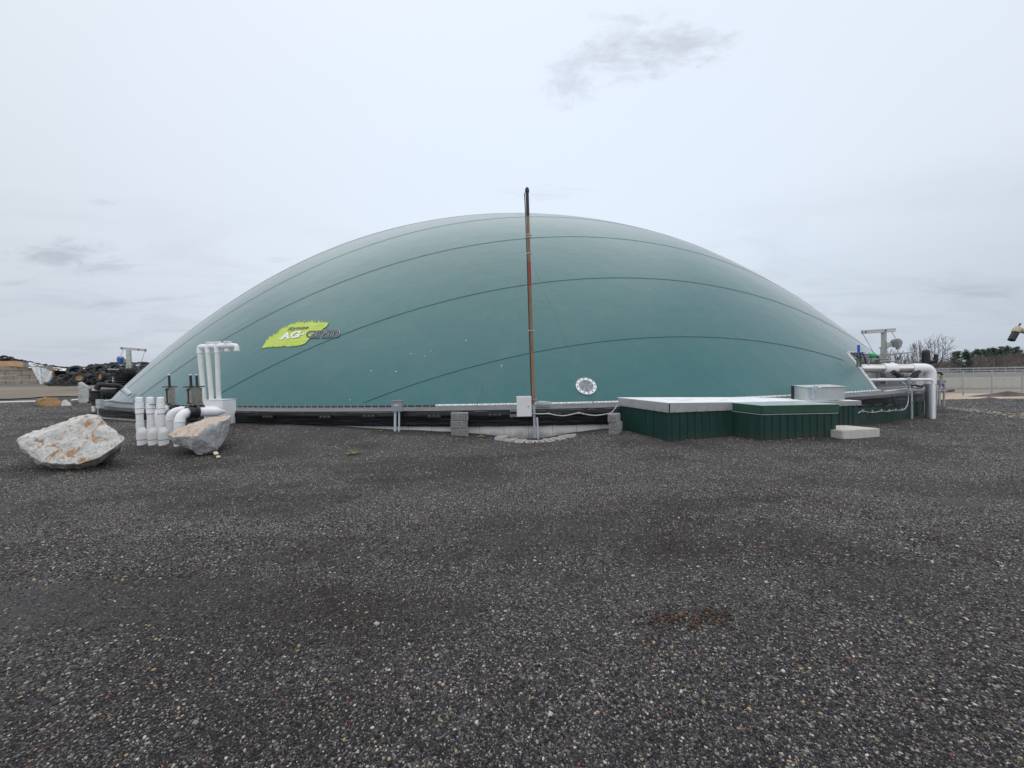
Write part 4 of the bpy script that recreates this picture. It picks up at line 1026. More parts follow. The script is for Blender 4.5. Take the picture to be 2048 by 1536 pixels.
for px, w in ((1585.5, .07), (1624.5, .07)):
    mb = MB(); q = at(px, 785.5, 11.45 if px < 1600 else 10.98); mb.box(q, (w, .045, .40 if px < 1600 else .34), .28)
    if px > 1600: mb.box(q + Vector((.09, 0, .12)), (.12, .05, .14), .28); mb.cyl(q + Vector((.17, -.02, .13)), q + Vector((.2, -.05, .13)), .03, n=10)
    mb.build('bracket', M['pvc_grey'] if px > 1600 else M['cast'], cabn)
for k in range(5):
    pass
# concrete slab beside the small shed
mb = MB()
bt = [(7.98, 9.62), (9.24, 9.98), (9.02, 10.75), (8.42, 10.6), (7.84, 9.95)]
mb.hexa([Vector((x + (.03 if i in (0, 4) else -.01), y, -.25)) for i, (x, y) in enumerate(bt)], [Vector((x, y, .108 - .012 * i * (i < 3))) for i, (x, y) in enumerate(bt)])
tag(mb.build('concrete_slab', M['slab'], bevel=.018), 'thick pale concrete slab lying on the gravel beside the small green shed', 'slab')

# ------------------------------------------------------------------ boulders
def boulder(name, pts, mats, rough=.035, sub=4, top=None, origin=None, seed=0, freq=2.2):
    bm = bmesh.new()
    for p in pts: bm.verts.new(p)
    bmesh.ops.convex_hull(bm, input=bm.verts[:])
    for v in [v for v in bm.verts if not v.link_faces]: bm.verts.remove(v)
    bmesh.ops.triangulate(bm, faces=bm.faces[:])
    if top:
        for f in bm.faces:
            f.normal_update(); f.material_index = 1 if f.normal.dot(Vector(top[0]).normalized()) > top[1] else 0
    for _ in range(sub + 2):
        es = [e for e in bm.edges if e.calc_length() > .055]
        if not es or len(bm.faces) > 14000: break
        bmesh.ops.subdivide_edges(bm, edges=es, cuts=1); bmesh.ops.triangulate(bm, faces=bm.faces[:])
    bmesh.ops.smooth_vert(bm, verts=bm.verts[:], factor=.35, use_axis_x=True, use_axis_y=True, use_axis_z=True)
    bm.normal_update()
    org = Vector(origin) if origin is not None else Vector((sum(p.x for p in pts) / len(pts), sum(p.y for p in pts) / len(pts), min(p.z for p in pts)))
    mv = []
    for v in bm.verts:
        p = v.co; q = Vector((p.x + seed, p.y, p.z))
        n = noise.noise(q * freq) * 1.0 + noise.noise(q * freq * 2.7) * .8 + abs(noise.noise(q * freq * 6)) * .8 + noise.noise(q * 32) * .3
        # broken facets: quantised ridges
        c = noise.cell(Vector((q.x * 3.1, q.y * 3.1, q.z * 4.3))) * .5
        mv.append(v.normal * (n * rough + (c - .25) * rough * .5))
    for v, d in zip(bm.verts, mv): v.co = v.co + d - org
    for f in bm.faces: f.smooth = True
    for e in bm.edges:
        if len(e.link_faces) == 2 and e.calc_face_angle(0) > radians(22): e.smooth = False
    me = bpy.data.meshes.new(name); bm.to_mesh(me); bm.free()
    for m in mats: me.materials.append(m)
    o = bpy.data.objects.new(name, me); COL.objects.link(o); o.location = org; WORLD[o.name] = org; return o
G = lambda L: [at(*p) for p in L]
tag(boulder('boulder', G([(37, 882, 7.35), (60, 914, 7.2), (80, 926, 7.15), (100, 927, 7.1), (158, 929, 7.1), (200, 913, 7.2), (236, 893, 7.35), (249, 879, 7.5), (222, 858, 7.6), (194, 833, 7.7), (160, 838, 7.75), (118, 853, 7.6), (60, 876, 7.42),
     (160, 833, 8.1), (190, 831, 8.05), (46, 873, 7.8), (100, 853, 8.0), (240, 875, 8.3), (120, 939, 7.55), (180, 934, 7.6), (80, 930, 7.7), (215, 915, 8.2), (90, 905, 8.3)]), [M['granite']], .040, seed=3),
    'large rust-stained white granite boulder, nearest and leftmost in the yard', 'boulder')
tag(boulder('rock', G([(205, 908, 7.9), (243, 888, 7.75), (242, 905, 7.7), (225, 921, 7.7), (200, 925, 7.8), (240, 900, 8.1), (205, 925, 8.1), (215, 890, 8.1)]), [M['granite_grey']], .02, seed=9),
    'small dark grey rock wedged under the right end of the stained boulder', 'rock')
tag(boulder('boulder', G([(339, 870, 8.65), (346, 882, 8.5), (378, 848, 9.0), (415, 836, 9.3), (460, 830, 9.3), (462, 833, 9.15), (455, 872, 8.9), (436, 900, 8.6), (405, 909, 8.45), (383, 903, 8.4), (350, 889, 8.5),
     (346, 874, 8.45), (395, 873, 8.2), (418, 852, 8.5), (456, 838, 8.9), (425, 905, 9.0), (390, 900, 9.0), (452, 850, 9.4), (350, 865, 9.0)]), [M['granite_grey'], M['granite_top']], .044, top=((0, -.35, 1), .86), seed=12),
    'grey boulder with orange weathered top before the white pipes', 'boulder')
_yu = gpt(172, 806).y - 15.3
Gu = lambda L: [at(p[0], p[1], p[2] + _yu) for p in L]

tag(boulder('boulder', Gu([(157, 803, 15.4), (156, 765, 15.5), (163, 763, 15.6), (178, 775, 15.4), (186, 784, 15.5), (184, 797, 15.3), (172, 806, 15.2), (160, 807, 15.3), (170, 768, 16.0), (186, 790, 16.0), (158, 800, 16.0)]), [M['granite_pale']], .03, seed=21),
    'upright pale grey boulder standing by the black hose valve', 'boulder')
_yb = gpt(98, 812).y - 21.1
Gb = lambda L: [at(p[0], p[1], p[2] + _yb) for p in L]
tag(boulder('boulder', Gb([(70, 811, 21.2), (74, 801, 21.3), (92, 796, 21.5), (112, 796, 21.4), (122, 802, 21.2), (125, 812, 21), (95, 813, 20.9), (80, 797, 22.2), (118, 800, 22.2), (72, 809, 22.2)]), [M['rock_brown']], .05, seed=31),
    'low orange-brown sandstone boulder on the open ground at left', 'boulder')
tag(boulder('rock', Gb([(122, 812, 20.8), (124, 802, 21), (131, 799, 21.2), (140, 806, 21), (143, 811, 20.9), (135, 802, 21.8), (128, 811, 21.8)]), [M['granite_grey']], .03, seed=41),
    'small dark grey rock touching the brown boulder', 'rock')
tag(boulder('stone', G([(425, 904, 8.3), (436, 903, 8.3), (438, 908, 8.2), (428, 910, 8.2), (432, 902, 8.4), (434, 908, 8.5)]), [M['cream']], .006, seed=51), 'cream stone at the right foot of the orange-topped boulder', 'stone')
tag(boulder('stone', G([(431, 912, 8.15), (440, 911, 8.15), (442, 914, 8.1), (433, 916, 8.1), (437, 910, 8.2), (437, 915, 8.25)]), [M['cream']], .006, seed=53), 'flatter cream stone just in front of the first one by the boulder', 'stone')
tag(boulder('stone', G([(1265, 874, 9.35), (1272, 870, 9.4), (1274, 876, 9.3), (1266, 878, 9.3), (1270, 876, 9.5)]), [M['cream']], .006, seed=57), 'pinkish cream stone at the foot of the green shed by the block stack', 'stone')
# flat grey stones and bits near
for (px, py, w, lab) in ((1925, 1009, .34, 'flat grey rag of cloth lying on the gravel at right'), ):
    p = gpt(px, py); mb = MB(); n = 14
    ringp = [Vector((p.x + w * .62 * cos(2 * pi * k / n) * random.uniform(.6, 1.3), p.y + w * .5 * sin(2 * pi * k / n) * random.uniform(.6, 1.2), p.z + .006)) for k in range(n)]
    mb.add(ringp + [p + Vector((0, 0, .035))], [(k, (k + 1) % n, n) for k in range(n)]); tag(mb.build('cloth_scrap', pmat('grey_cloth', (.055, .055, .056), .95, var=.4, vscale=30, bump=.01, bscale=40), clean=False), lab, 'cloth')

# ------------------------------------------------------------------ weeds
def weed(px, py, s, n, lab):
    p = gpt(px, py); mb = MB()
    for k in range(n):
        a = random.uniform(0, 2 * pi); L = s * random.uniform(.5, 1.2); b = p + Vector((random.uniform(-.5, .5) * s, random.uniform(-.4, .4) * s, 0)); h = random.uniform(.25, .7)
        d = Vector((cos(a), sin(a), h)).normalized(); w = Vector((-sin(a), cos(a), 0)) * L * .16; m = b + d * L * .55; e = b + Vector((cos(a), sin(a), h * .5)).normalized() * L
        mb.add([b, m - w, e, m + w], [(0, 1, 2, 3)])
    return tag(mb.build('weed', M['weed'], clean=False), lab, 'weed', 'weeds in the gravel')
weed(706, 909, .13, 46, 'light green weed tuft alone in the gravel left of centre')
weed(759, 863, .08, 30, 'green weed tuft just left of the junction box legs')
weed(960, 874, .11, 44, 'green weed tuft between the left block stack and the pit')
weed(1205, 934, .035, 12, 'tiny weed sprig in the gravel before the right block stack')
weed(190, 828, .22, 36, 'yellow-green weed patch at the far left foot of the tank')
weed(182, 805, .25, 34, 'dry green weeds at the foot of the upright pale boulder')

# ------------------------------------------------------------------ white pipework at left
gz = lambda p: zt(p.x, p.y)
def capped(px, py_top, py_bot, Y, lab, first=False):
    b = at(px, py_bot, Y); k = Y / F; r = tag(empty('capped_pipe', (b.x, b.y, b.z)), lab, 'pipe', 'capped white pipe stubs')
    H = (py_bot - py_top) * k; X, Yy, Z = b.x, b.y, b.z; s = k
    z = lambda py: Z + (py_bot - py) * k
    s = k * .90
    cyl = lambda y0, y1, rad, x=0.0: MB().tube([(X + x, Yy, z(y0)), (X + x, Yy, z(y1))], rad * s, 44)
    T = py_top
    MB().tube([(X, Yy, z(T + 11)), (X, Yy, z(T + 1.5)), (X, Yy, z(T + .3)), (X, Yy, z(T))], [6.5 * s, 6.5 * s, 5.4 * s, 3 * s], 44).build('cap', M['pvc'], r)
    cyl(T + 23, T + 11, 7.6).build('collar', M['pvc'], r); cyl(T + 33, T + 24.0, 7.5).build('coupling', M['pvc'], r)
    cyl(T + 61, T + 33, 6.6).build('riser', M['pvc_old'], r); cyl(T + 61, T + 52, 7.3).build('collar', M['pvc_old'], r)
    m = MB(); off = 4.2 * s
    m.tube([(X, Yy, z(T + 60)), (X, Yy, z(T + 62)), (X + off, Yy, z(T + 71)), (X + off, Yy, z(T + 72))], [7.3 * s, 7.3 * s, 9.6 * s, 9.6 * s], 44); m.build('reducer', M['pvc_old'], r, sharp=12)
    cyl(T + 85, T + 71, 10.3, off).build('bell', M['pvc_old'], r); cyl(py_bot + 6, T + 84, 9.5, off).build('base_pipe', M['pvc'], r)
    for yy, rr_, xo in ((T + 11.4, 6.9, 0), (T + 23.5, 7.35, 0), (T + 33.3, 7.0, 0), (T + 61.2, 7.0, 0), (T + 85.2, 9.8, off)):
        cyl(yy + .9, yy - .7, rr_, xo).build('joint_ring', M['joint'], r)
capped(281.5, 793.5, 887, 9.65, 'leftmost of the three capped white pipe stubs')
capped(303.5, 793.5, 889, 9.62, 'middle capped white pipe stub with dark rubber ring')
capped(324.5, 793.5, 890.5, 9.55, 'rightmost capped white pipe stub, partly behind the orange-topped boulder')
mb = MB(); c = at(303.8, 809, 9.62); mb.lathe(c, (0, 0, 1), [(.060, 0), (.074, 0), (.074, .012), (.060, .012)], 20)
o = mb.build('rubber_ring', M['rubber'], bpy.data.objects['capped_pipe.001'])

def valve_line(pts, rad, vpos, vdir, lab, yoke_w, wheel_y, stem_top, cone=True):
    P = G(pts); r = tag(empty('valved_pipe', (P[0].x, P[0].y, P[0].z)), lab, 'pipe', 'white elbow pipes with gate valves')
    path = fillet(P, rad * 2.4, 8)
    mb = MB(); mb.tube([Vector((P[0].x, P[0].y, P[0].z - .2))] + path, rad, 26)
    mb.build('pipe', M['pvc'], r)
    d = (P[-1] - P[1]).normalized()
    for q, w in ((P[1] - Vector((0, 0, rad * 2.0)), Vector((0, 0, 1))), (P[1] + d * rad * 2.1, d)):
        m2 = MB(); m2.lathe(q - w * .012, w, [(rad, 0), (rad * 1.07, 0), (rad * 1.07, .024), (rad, .024)], 26); m2.build('socket_rim', M['pvc'], r)
    if cone:
        m2 = MB(); e = P[-1]; m2.tube([e - d * .34, e - d * .02, e + d * .02, e + d * .16, e + d * .24], [rad * 1.06, rad * 1.06, rad, rad * .45, rad * .1], 24); m2.build('end_cone', M['pvc'], r)
    c = at(*vpos)
    for s in (-.10, .035):
        m2 = MB(); m2.lathe(c + d * s, d, [(rad, 0), (rad * 1.55, 0), (rad * 1.55, .07), (rad, .07)], 26)
        u = d.orthogonal().normalized(); w = d.cross(u)
        for k in range(8):
            a = 2 * pi * k / 8 + .2; q = c + d * s + (u * cos(a) + w * sin(a)) * rad * 1.26; m2.cyl(q - d * .03, q + d * .085, .014, n=6, m=1)
        m2.build('flange', [M['cast'], M['galv']], r)
    m2 = MB(); m2.lathe(c - d * .025, d, [(rad * 1.1, 0), (rad * 1.40, 0), (rad * 1.40, .055), (rad * 1.1, .055)], 24); m2.build('valve_body', M['cast'], r)
    x0 = vpos[0]; top = at(x0 - 1.5, wheel_y + 3, vpos[2]); bot = at(x0 + .5, 809, vpos[2]); k = vpos[2] / F; hw = yoke_w * k / 2
    ax = (Vector((cos(-.35), sin(-.35), 0)), Vector((-sin(-.35), cos(-.35), 0)), Vector((0, 0, 1)))
    mid = (top + bot) / 2; H = top.z - bot.z
    m2 = MB()
    for sx in (-1, 1):
        m2.box(mid + ax[0] * sx * hw * .86, (.02, .12, H), ax)
    m2.box(mid + ax[1] * .05, (hw * 1.7, .008, H * .96), ax); m2.box(mid - ax[1] * .055 + ax[0] * hw * .35, (hw * .9, .008, H * .8), ax)
    m2.box(mid + Vector((0, 0, H / 2)), (hw * 2.1, .14, .02), ax); m2.box(mid - Vector((0, 0, H / 2)), (hw * 2.3, .16, .03), ax)
    for sx in (-1, 1):
        for z in (-.38, .38): q = mid + ax[0] * sx * hw * .8 + Vector((0, 0, z * H)) - ax[1] * .06; m2.cyl(q, q - ax[1] * .03, .014, n=6)
    m2.build('yoke', M['yoke'], r, bevel=.002)
    m2 = MB(); m2.tube([at(x0 - 2.2, wheel_y + .5, vpos[2]), at(x0 - 3.6, stem_top + 2, vpos[2])], .027, 14); m2.build('stem', M['black'], r)
    m2 = MB(); a, b = at(x0 - 3.6, stem_top + 2, vpos[2]), at(x0 - 3.7, stem_top, vpos[2]); m2.tube([a, b], [.030, .026], 14); m2.build('stem_cap', M['pvc'], r)
    hc = at(x0 - 2, wheel_y, vpos[2]); m2 = MB(); ringp = [hc + Vector((cos(a), sin(a), 0)) * .148 for a in np.arange(0, 2 * pi - .01, 2 * pi / 28)]
    m2.tube(ringp, .014, 8, close=True)
    for k2 in range(3):
        a = 2 * pi * k2 / 3 + .4; m2.tube([hc, hc + Vector((cos(a), sin(a), 0)) * .148], .013, 6)
    m2.lathe(hc - Vector((0, 0, .025)), (0, 0, 1), [(.04, 0), (.04, .05)], 12); m2.build('handwheel', M['black'], r)
valve_line([(318, 884, 10.35), (318, 818, 10.35), (352, 817, 10.75)], .108, (341.5, 818, 10.6), None, 'rearmost white elbow pipe, its stem valve standing alone at the left', 14.5, 773.5, 748.5, False)
valve_line([(340, 888, 9.95), (340, 822, 9.95), (428, 820, 10.7)], .108, (396.5, 821, 10.3), None, 'middle white elbow pipe with the valve nearest the tall risers', 11, 773, 748.5, True)
valve_line([(359, 892, 9.4), (359, 824.5, 9.4), (432, 823.5, 10.1)], .108, (384.5, 824, 9.65), None, 'front white elbow pipe with black flanged gate valve above the orange-topped boulder', 15, 773.5, 748.5, True)
# tall vents and their box
p0, p1 = at(405, 801, 10.75), at(447, 850, 10.75)
vb = tag(empty('pipe_box', ((p0.x + p1.x) / 2, 11, p1.z)), 'white square box on the ground carrying the three tall white risers', 'box')
mb = MB(); mb.box(((p0.x + p1.x) / 2, 11.02, (p0.z + p1.z) / 2), (p1.x - p0.x, .5, p0.z - p1.z)); mb.build('case', M['pvc'], vb, bevel=.006)
mb = MB(); q = at(425.6, 822, 10.745); mb.box((q.x, 10.767, (p0.z + p1.z) / 2), (.006, .004, p0.z - p1.z - .02)); mb.box(((p0.x + p1.x) / 2, 11.02, p0.z + .004), (p1.x - p0.x + .02, .52, .014)); mb.build('cover_seam', M['pvc_old'], vb)
for i, (xb, xt, dY, lab) in enumerate(((408.5, 398.5, .16, 'leftmost of the three tall white riser pipes'), (423.5, 415, .08, 'middle one of the three tall white riser pipes'), (437.5, 434, 0, 'rightmost of the three tall white riser pipes, its spout furthest right'))):
    Y = 10.92 + dY; r = tag(empty('riser_vent', at(xb, 801, Y)), lab, 'pipe', 'tall white riser pipes with bent tops'); k = Y / F
    B_ = at(xb, 803, Y); T_ = at(xt, 693.5 - i * .8, Y); w = 4.3 * k
    mb = MB(); mb.tube([B_, B_ + (T_ - B_) * .88], w, 20); mb.build('riser', M['pvc_old'], r)
    el = at(xt, 693.5 - i * .8, Y); end = el + Vector((48 * k, -.10, -.005))
    mb = MB(); path = fillet([B_ + (T_ - B_) * .88, el, el + Vector((22 * k, -.03, 0))], .13, 8); mb.tube(path, w * 1.12, 20); mb.build('elbow', M['pvc'], r)
    m2 = MB(); q = B_ + (T_ - B_) * .88; m2.lathe(q, (0, 0, 1), [(w, 0), (w * 1.25, 0), (w * 1.25, .035), (w, .035)], 20); m2.build('socket_rim', M['pvc'], r)
    t0 = el + Vector((14 * k, -.03, 0)); t1 = el + Vector((33 * k, -.06, 0))
    mb = MB(); mb.tube([t0, t0 + (t1 - t0) * .3, t0 + (t1 - t0) * .31, t1], [w * 1.2, w * 1.2, w * 1.28, w * 1.2], 20); mb.build('tee', M['pvc'], r)
    m = (t0 + t1) / 2 + Vector((.0, 0, 0)); mb = MB(); mb.tube([m, m + Vector((0, 0, w * 1.45))], w * 1.3, 20)
    mb.build('tee_neck', M['pvc'], r); mb = MB(); mb.tube([m + Vector((0, 0, w * 1.4)), m + Vector((0, 0, w * 2.0))], w * 1.62, 22); mb.build('tee_cap', M['pvc'], r, bevel=.004)
    mb = MB(); mb.tube(fillet([t1 - Vector((.02, 0, 0)), el + Vector((43.5 * k, -.08, -.004)), el + Vector((43.5 * k, -.08, -.15))], .12, 8), w * .98, 20, caps=False); mb.build('spout', M['pvc'], r)
    mb = MB(); mb.lathe(el + Vector((43.5 * k, -.08, -.158)), (0, 0, 1), [(w * .9, 0), (w * 1.2, 0), (w * 1.2, .05), (w * .9, .05)], 20); mb.build('spout_rim', M['pvc'], r)

# ------------------------------------------------------------------ mixer masts with winches (left behind the dome, right by the service wall)
def mixer(base, ztop, wpost, beam, winch, lab, motor):
    """base: point on the ledge; ztop: beam height; beam: (left px offset vector, right vector) ; winch point"""
    r = tag(empty('mixer_mast', base), lab, 'mast'); X, Y, Z = base
    mb = MB(); zm = Z + (ztop - Z) * .70
    mb.box((X, Y, (Z + zm) / 2), (wpost * 1.05, wpost * 1.05, zm - Z), .5); mb.build('lower_post', M['stainless'], r, bevel=.004)
    mb = MB(); mb.box((X, Y, (zm + ztop) / 2 - .03), (wpost * .86, wpost * .86, ztop - zm), .5); mb.build('upper_post', M['stainless'], r, bevel=.004)
    for z in (.22, .34, .55, .68):
        mb = MB(); zz = Z + (ztop - Z) * z; mb.box((X, Y, zz), (wpost * 1.5, wpost * 1.5, .03), .5); mb.build('post_collar', M['stainless'], r)
    l, q = Vector(beam[0]), Vector(beam[1]); d = (q - l); L = d.length; d.normalize(); mb = MB(); c = (l + q) / 2
    ax = (d, Vector((-d.y, d.x, 0)).normalized(), d.cross(Vector((-d.y, d.x, 0)).normalized()))
    mb.box(c, (L, .10, .11), ax, 0); mb.box(c + ax[2] * .06, (L + .03, .13, .012), ax); mb.box(c - ax[2] * .06, (L + .03, .13, .012), ax)
    for e in (l + d * .1, q - d * .32): mb.cyl(e - ax[1] * .06, e - ax[1] * .075, .028, n=10, m=1)
    mb.build('beam', [M['stainless'], M['cast']], r)
    w = Vector(winch[0]); mb = MB(); mb.lathe(w + Vector((0, -.06, 0)), (0.25, 1, 0), [(.10, 0), (.165, .0), (.165, .02), (.11, .03), (.11, .12), (.165, .13), (.165, .15), (.1, .15)], 22); mb.build('winch_drum', M['steel_grey'], r)
    mb = MB(); mb.box(w + Vector((winch[1], -.12, -.06)), (.17, .16, .24), .2); mb.cyl(w + Vector((winch[1], -.12, -.15)), w + Vector((winch[1], -.12, -.26)), .06); mb.build('winch_motor', M[motor], r, bevel=.015)
    mb = MB(); d2 = Vector((X, Y, 0)) - Vector((w.x, w.y, 0)); mb.hexa([Vector((w.x, w.y - .02, w.z - .12)), Vector((X, Y - .02, w.z - .20)), Vector((X, Y + .02, w.z - .20)), Vector((w.x, w.y + .02, w.z - .12))],
        [Vector((w.x, w.y - .02, w.z - .02)), Vector((X, Y - .02, w.z + .06)), Vector((X, Y + .02, w.z + .06)), Vector((w.x, w.y + .02, w.z - .02))]); mb.build('winch_bracket', M['box_pale'], r)
    ends = winch[2]
    for a, b in ends: m2 = MB(); m2.tube([Vector(a), Vector(b)], .009, 5); m2.build('cable', M['wire'], r)
    return r
rb = PT(39.2, 25.0, .80); k = rb.y / F
Yr = 15.4; rb = at(1767.5, 768, Yr)
mixer(rb, at(1767, 661, Yr).z, .155, (at(1724, 664.5, Yr + .15), at(1790, 660, Yr - .15)), (at(1792, 686, Yr - .1), -.05, [(at(1725.5, 667, Yr + .1), at(1749, 709, Yr + .1)), (at(1783, 663, Yr - .1), at(1791, 676, Yr - .1))]),
      'right stainless mast with cross beam and grey winch beside the bolted dome edge', 'steel_grey')
rl = PT(-51.5, 25.15, .8); Yl = rl.y
rl = Vector((at(260, 770, Yl).x, Yl, .8))
mixer(rl, at(263, 699, Yl).z, .20, (at(242, 696.5, Yl), at(291, 700.5, Yl)), (at(240, 719, Yl - .1), .12, [(at(247, 699, Yl), at(241, 712, Yl)), (at(289.5, 702, Yl), at(278, 742, Yl)), (at(278, 742, Yl), at(283, 747, Yl))]),
      'left stainless mast with cross beam and blue-motored winch behind the dome edge', 'blue')
# horizontal arm tubes of the right mast
mb = MB(); mb.tube([at(1768, 710, Yr), at(1776, 709, Yr), at(1826, 704.5, Yr - .6)], .026, 8); mb.tube([at(1826, 704.5, Yr - .6), at(1829, 712, Yr - .6)], .012, 6)
mb.build('side_arm', M['galv'], bpy.data.objects['mixer_mast'])
for (y, w) in ((712, .5), (716.5, .62), (722, .5)):
    mb = MB(); c = at(1771, y, Yr - .12); mb.box(c, (w, .06, .03)); mb.build('cross_bracket', M['stainless'], bpy.data.objects['mixer_mast'])
mb = MB()
for (a, b) in (((1772, 724), (1800, 722)), ((1778, 719), (1778, 727)), ((1790, 717), (1794, 726))): mb.tube([at(*a, Yr - .1), at(*b, Yr - .1)], .02, 6)
mb.build('tube_fittings', M['yoke'], bpy.data.objects['mixer_mast'])

# ------------------------------------------------------------------ gas pipes at right
gp = tag(empty('gas_pipe', at(1861, 838, 14.8)), 'fat white pipe leaving the dome edge, bending down to the ground at right', 'pipe')
path = [at(1716, 737, 15.0), at(1853, 736, 14.8)]; el = at(1861.5, 736, 14.8); dn = at(1861, 842, 14.8)
d = (path[1] - path[0]).normalized(); R_ = .172
mb = MB(); mb.tube([path[0], at(1767, 737, 14.93)], R_ * .93, 26); mb.tube([at(1790, 737, 14.89), at(1838, 736.5, 14.83)], R_ * .95, 26); mb.build('pipe', M['duct'], gp)
mb = MB(); mb.tube([at(1766, 737, 14.93), at(1790.5, 737, 14.89)], R_ * 1.13, 28); mb.build('coupling', M['pvc'], gp, bevel=.006)
mb = MB(); mb.tube(fillet([at(1822, 736.5, 14.84), el, Vector((el.x, el.y, at(1862, 768, 14.8).z))], .62, 12), [R_ * (1.02 - .10 * i / 14) for i in range(15)], 28); mb.build('elbow', M['pvc'], gp)
mb = MB(); mb.tube([Vector((el.x, el.y, at(1862, 760, 14.8).z)), Vector((el.x - .0, el.y, dn.z))], R_ * .88, 28); tag(mb.build('down_pipe', M['duct_galv'], gp), 'grey vertical length')
mb = MB(); mb.lathe(path[0] - d * .02, d, [(R_ * .9, 0), (R_ * 1.15, 0), (R_ * 1.15, .06), (R_ * .9, .06)], 26)
for k in range(8):
    a = 2 * pi * k / 8; u = d.orthogonal().normalized(); w = d.cross(u); q = path[0] + (u * cos(a) + w * sin(a)) * R_ * 1.05; mb.cyl(q, q + d * .07, .014, n=6, m=1)
mb.build('flange', [M['box_white'], M['cast']], gp)
sp = tag(empty('small_pipe', at(1866, 840, 14.3)), 'slim white pipe running level then down in front of the fat one', 'pipe')
mb = MB(); a, b, c = at(1735, 759.5, 14.55), at(1866.5, 759, 14.3), at(1866.5, 841, 14.3); c = Vector((b.x, b.y, c.z)); mb.tube(fillet([a, b, c], .14, 8), .047, 16); mb.build('pipe', M['pvc'], sp)
for px in (1763, 1803):
    mb = MB(); q = at(px, 759.3, 14.55 - (px - 1735) / 131 * .25); mb.cyl(q - d * .09, q + d * .09, .058); mb.build('coupling', M['pvc'], sp)
mb = MB(); mb.cyl(Vector((b.x, b.y, b.z - .22)), Vector((b.x, b.y, b.z - .34)), .064, n=18); mb.cyl(Vector((b.x, b.y, b.z - .34)), c, .060, n=18); mb.build('lower_pipe', M['pvc'], sp)
# black drooping hose under the fat pipe, and black relief valve above it
bh = tag(empty('black_hose', at(1812, 757, 14.5)), 'short black hose drooping below the fat white pipe', 'hose')
mb = MB(); mb.tube(smooth_path(G([(1786, 744, 14.6), (1795, 749, 14.6), (1802, 755, 14.6), (1812, 758, 14.6), (1822, 756, 14.7), (1830, 749, 14.7), (1836, 742, 14.75)]), 5), .085, 14); mb.build('hose', M['rubber'], bh)
rv = tag(empty('relief_valve', at(1853, 745, 15.4)), 'black domed relief valve with bent outlet standing above the white elbow', 'valve')
mb = MB(); mb.tube([at(1851.5, 728, 15.4), at(1851.8, 724, 15.4), at(1851.8, 706, 15.4), at(1851.8, 702, 15.4), at(1851.8, 699.6, 15.4), at(1851.8, 698.8, 15.4)], [.12, .125, .125, .112, .07, .02], 22)
for s in (-.05, .05): q0, q1 = at(1851.8, 726, 15.24), at(1851.8, 702, 15.25); mb.tube([q0 + Vector((s, 0, 0)), q1 + Vector((s, 0, 0))], .008, 5)
mb.build('valve_housing', M['black'], rv)
mb = MB(); mb.tube([at(1853.5, 727, 15.4), at(1853.5, 752, 15.4)], .085, 16); mb.build('stem_pipe', M['black'], rv)
mb = MB(); mb.tube(fillet([at(1858, 724.5, 15.4), at(1871.5, 723, 15.3), at(1872.5, 708, 15.3)], .2, 8), .068, 16); mb.build('outlet', M['black'], rv)
mb = MB(); mb.cyl(at(1872.5, 709, 15.3), at(1872.6, 706, 15.3), .095, n=18); mb.cyl(at(1866.5, 708, 15.2), at(1866.5, 704, 15.2), .03, n=10); mb.build('outlet_rim', M['box_pale'], rv)
# blue and green valves on the service floor
bv_ = tag(empty('blue_valve', at(1717, 735, 14.6)), 'blue handwheel valve with upright blue stem above the fat white pipe', 'valve')
mb = MB(); mb.tube([at(1717.5, 704, 14.6), at(1717.2, 690, 14.6)], .042, 12); mb.build('stem', M['blue'], bv_)
hc = at(1717.5, 705.5, 14.6); mb = MB(); mb.tube([hc + Vector((cos(a), sin(a), 0)) * .155 for a in np.arange(0, 6.28, .26)], .016, 8, close=True)
for a in (.3, 2.4, 4.5): mb.tube([hc, hc + Vector((cos(a), sin(a), 0)) * .155], .018, 6)
mb.lathe(hc - Vector((0, 0, .03)), (0, 0, 1), [(.05, 0), (.03, .09)], 12); mb.build('handwheel', M['blue'], bv_)
mb = MB()
for s in (-.05, .055): mb.box(at(1718, 720, 14.6) + Vector((s, 0, 0)), (.025, .08, .5))
mb.build('yoke', M['yoke'], bv_)
gv = tag(empty('green_valve', at(1746, 712, 14.3)), 'small bright green ball-shaped actuator beside the blue valve', 'valve')
mb = MB(); q = at(1746, 711, 14.3); mb.tube([q + Vector((-.10, 0, 0)), q + Vector((-.09, 0, 0)), q + Vector((-.05, 0, 0)), q + Vector((.04, 0, 0)), q + Vector((.09, 0, 0)), q + Vector((.11, 0, 0))], [.02, .055, .082, .085, .06, .02], 16); mb.build('actuator', M['vgreen'], gv)
mb = MB(); q = at(1737, 709.5, 14.35); mb.lathe(q - Vector((0, .03, 0)), (0, 1, 0), [(.02, 0), (.062, 0), (.062, .04), (.02, .04)], 18); mb.build('gauge', M['box_grey'], gv)
mb = MB(); mb.tube([at(1746, 715, 14.3), at(1745.5, 722, 14.3)], .025, 8); mb.tube([at(1737, 716, 14.4), at(1737, 730, 14.4)], .03, 8); mb.box(at(1741, 717, 14.35), (.3, .04, .04)); mb.build('fitting', M['galv'], gv)
cbk = tag(empty('black_cable', at(1725, 713, 14.5)), 'black cable sagging from the dome edge towards the green actuator', 'cable')
mb = MB(); mb.tube(smooth_path(G([(1703, 705, 14.9), (1712, 712, 14.6), (1722, 715, 14.5), (1734, 716, 14.4), (1745, 713, 14.3)]), 5), .018, 8); mb.build('cable', M['rubber'], cbk)
mb = MB(); mb.tube(G([(1724, 706, 14.6), (1729, 714, 14.5), (1732, 727, 14.5)]), .022, 6); mb.build('cable_strut', M['black'], cbk)
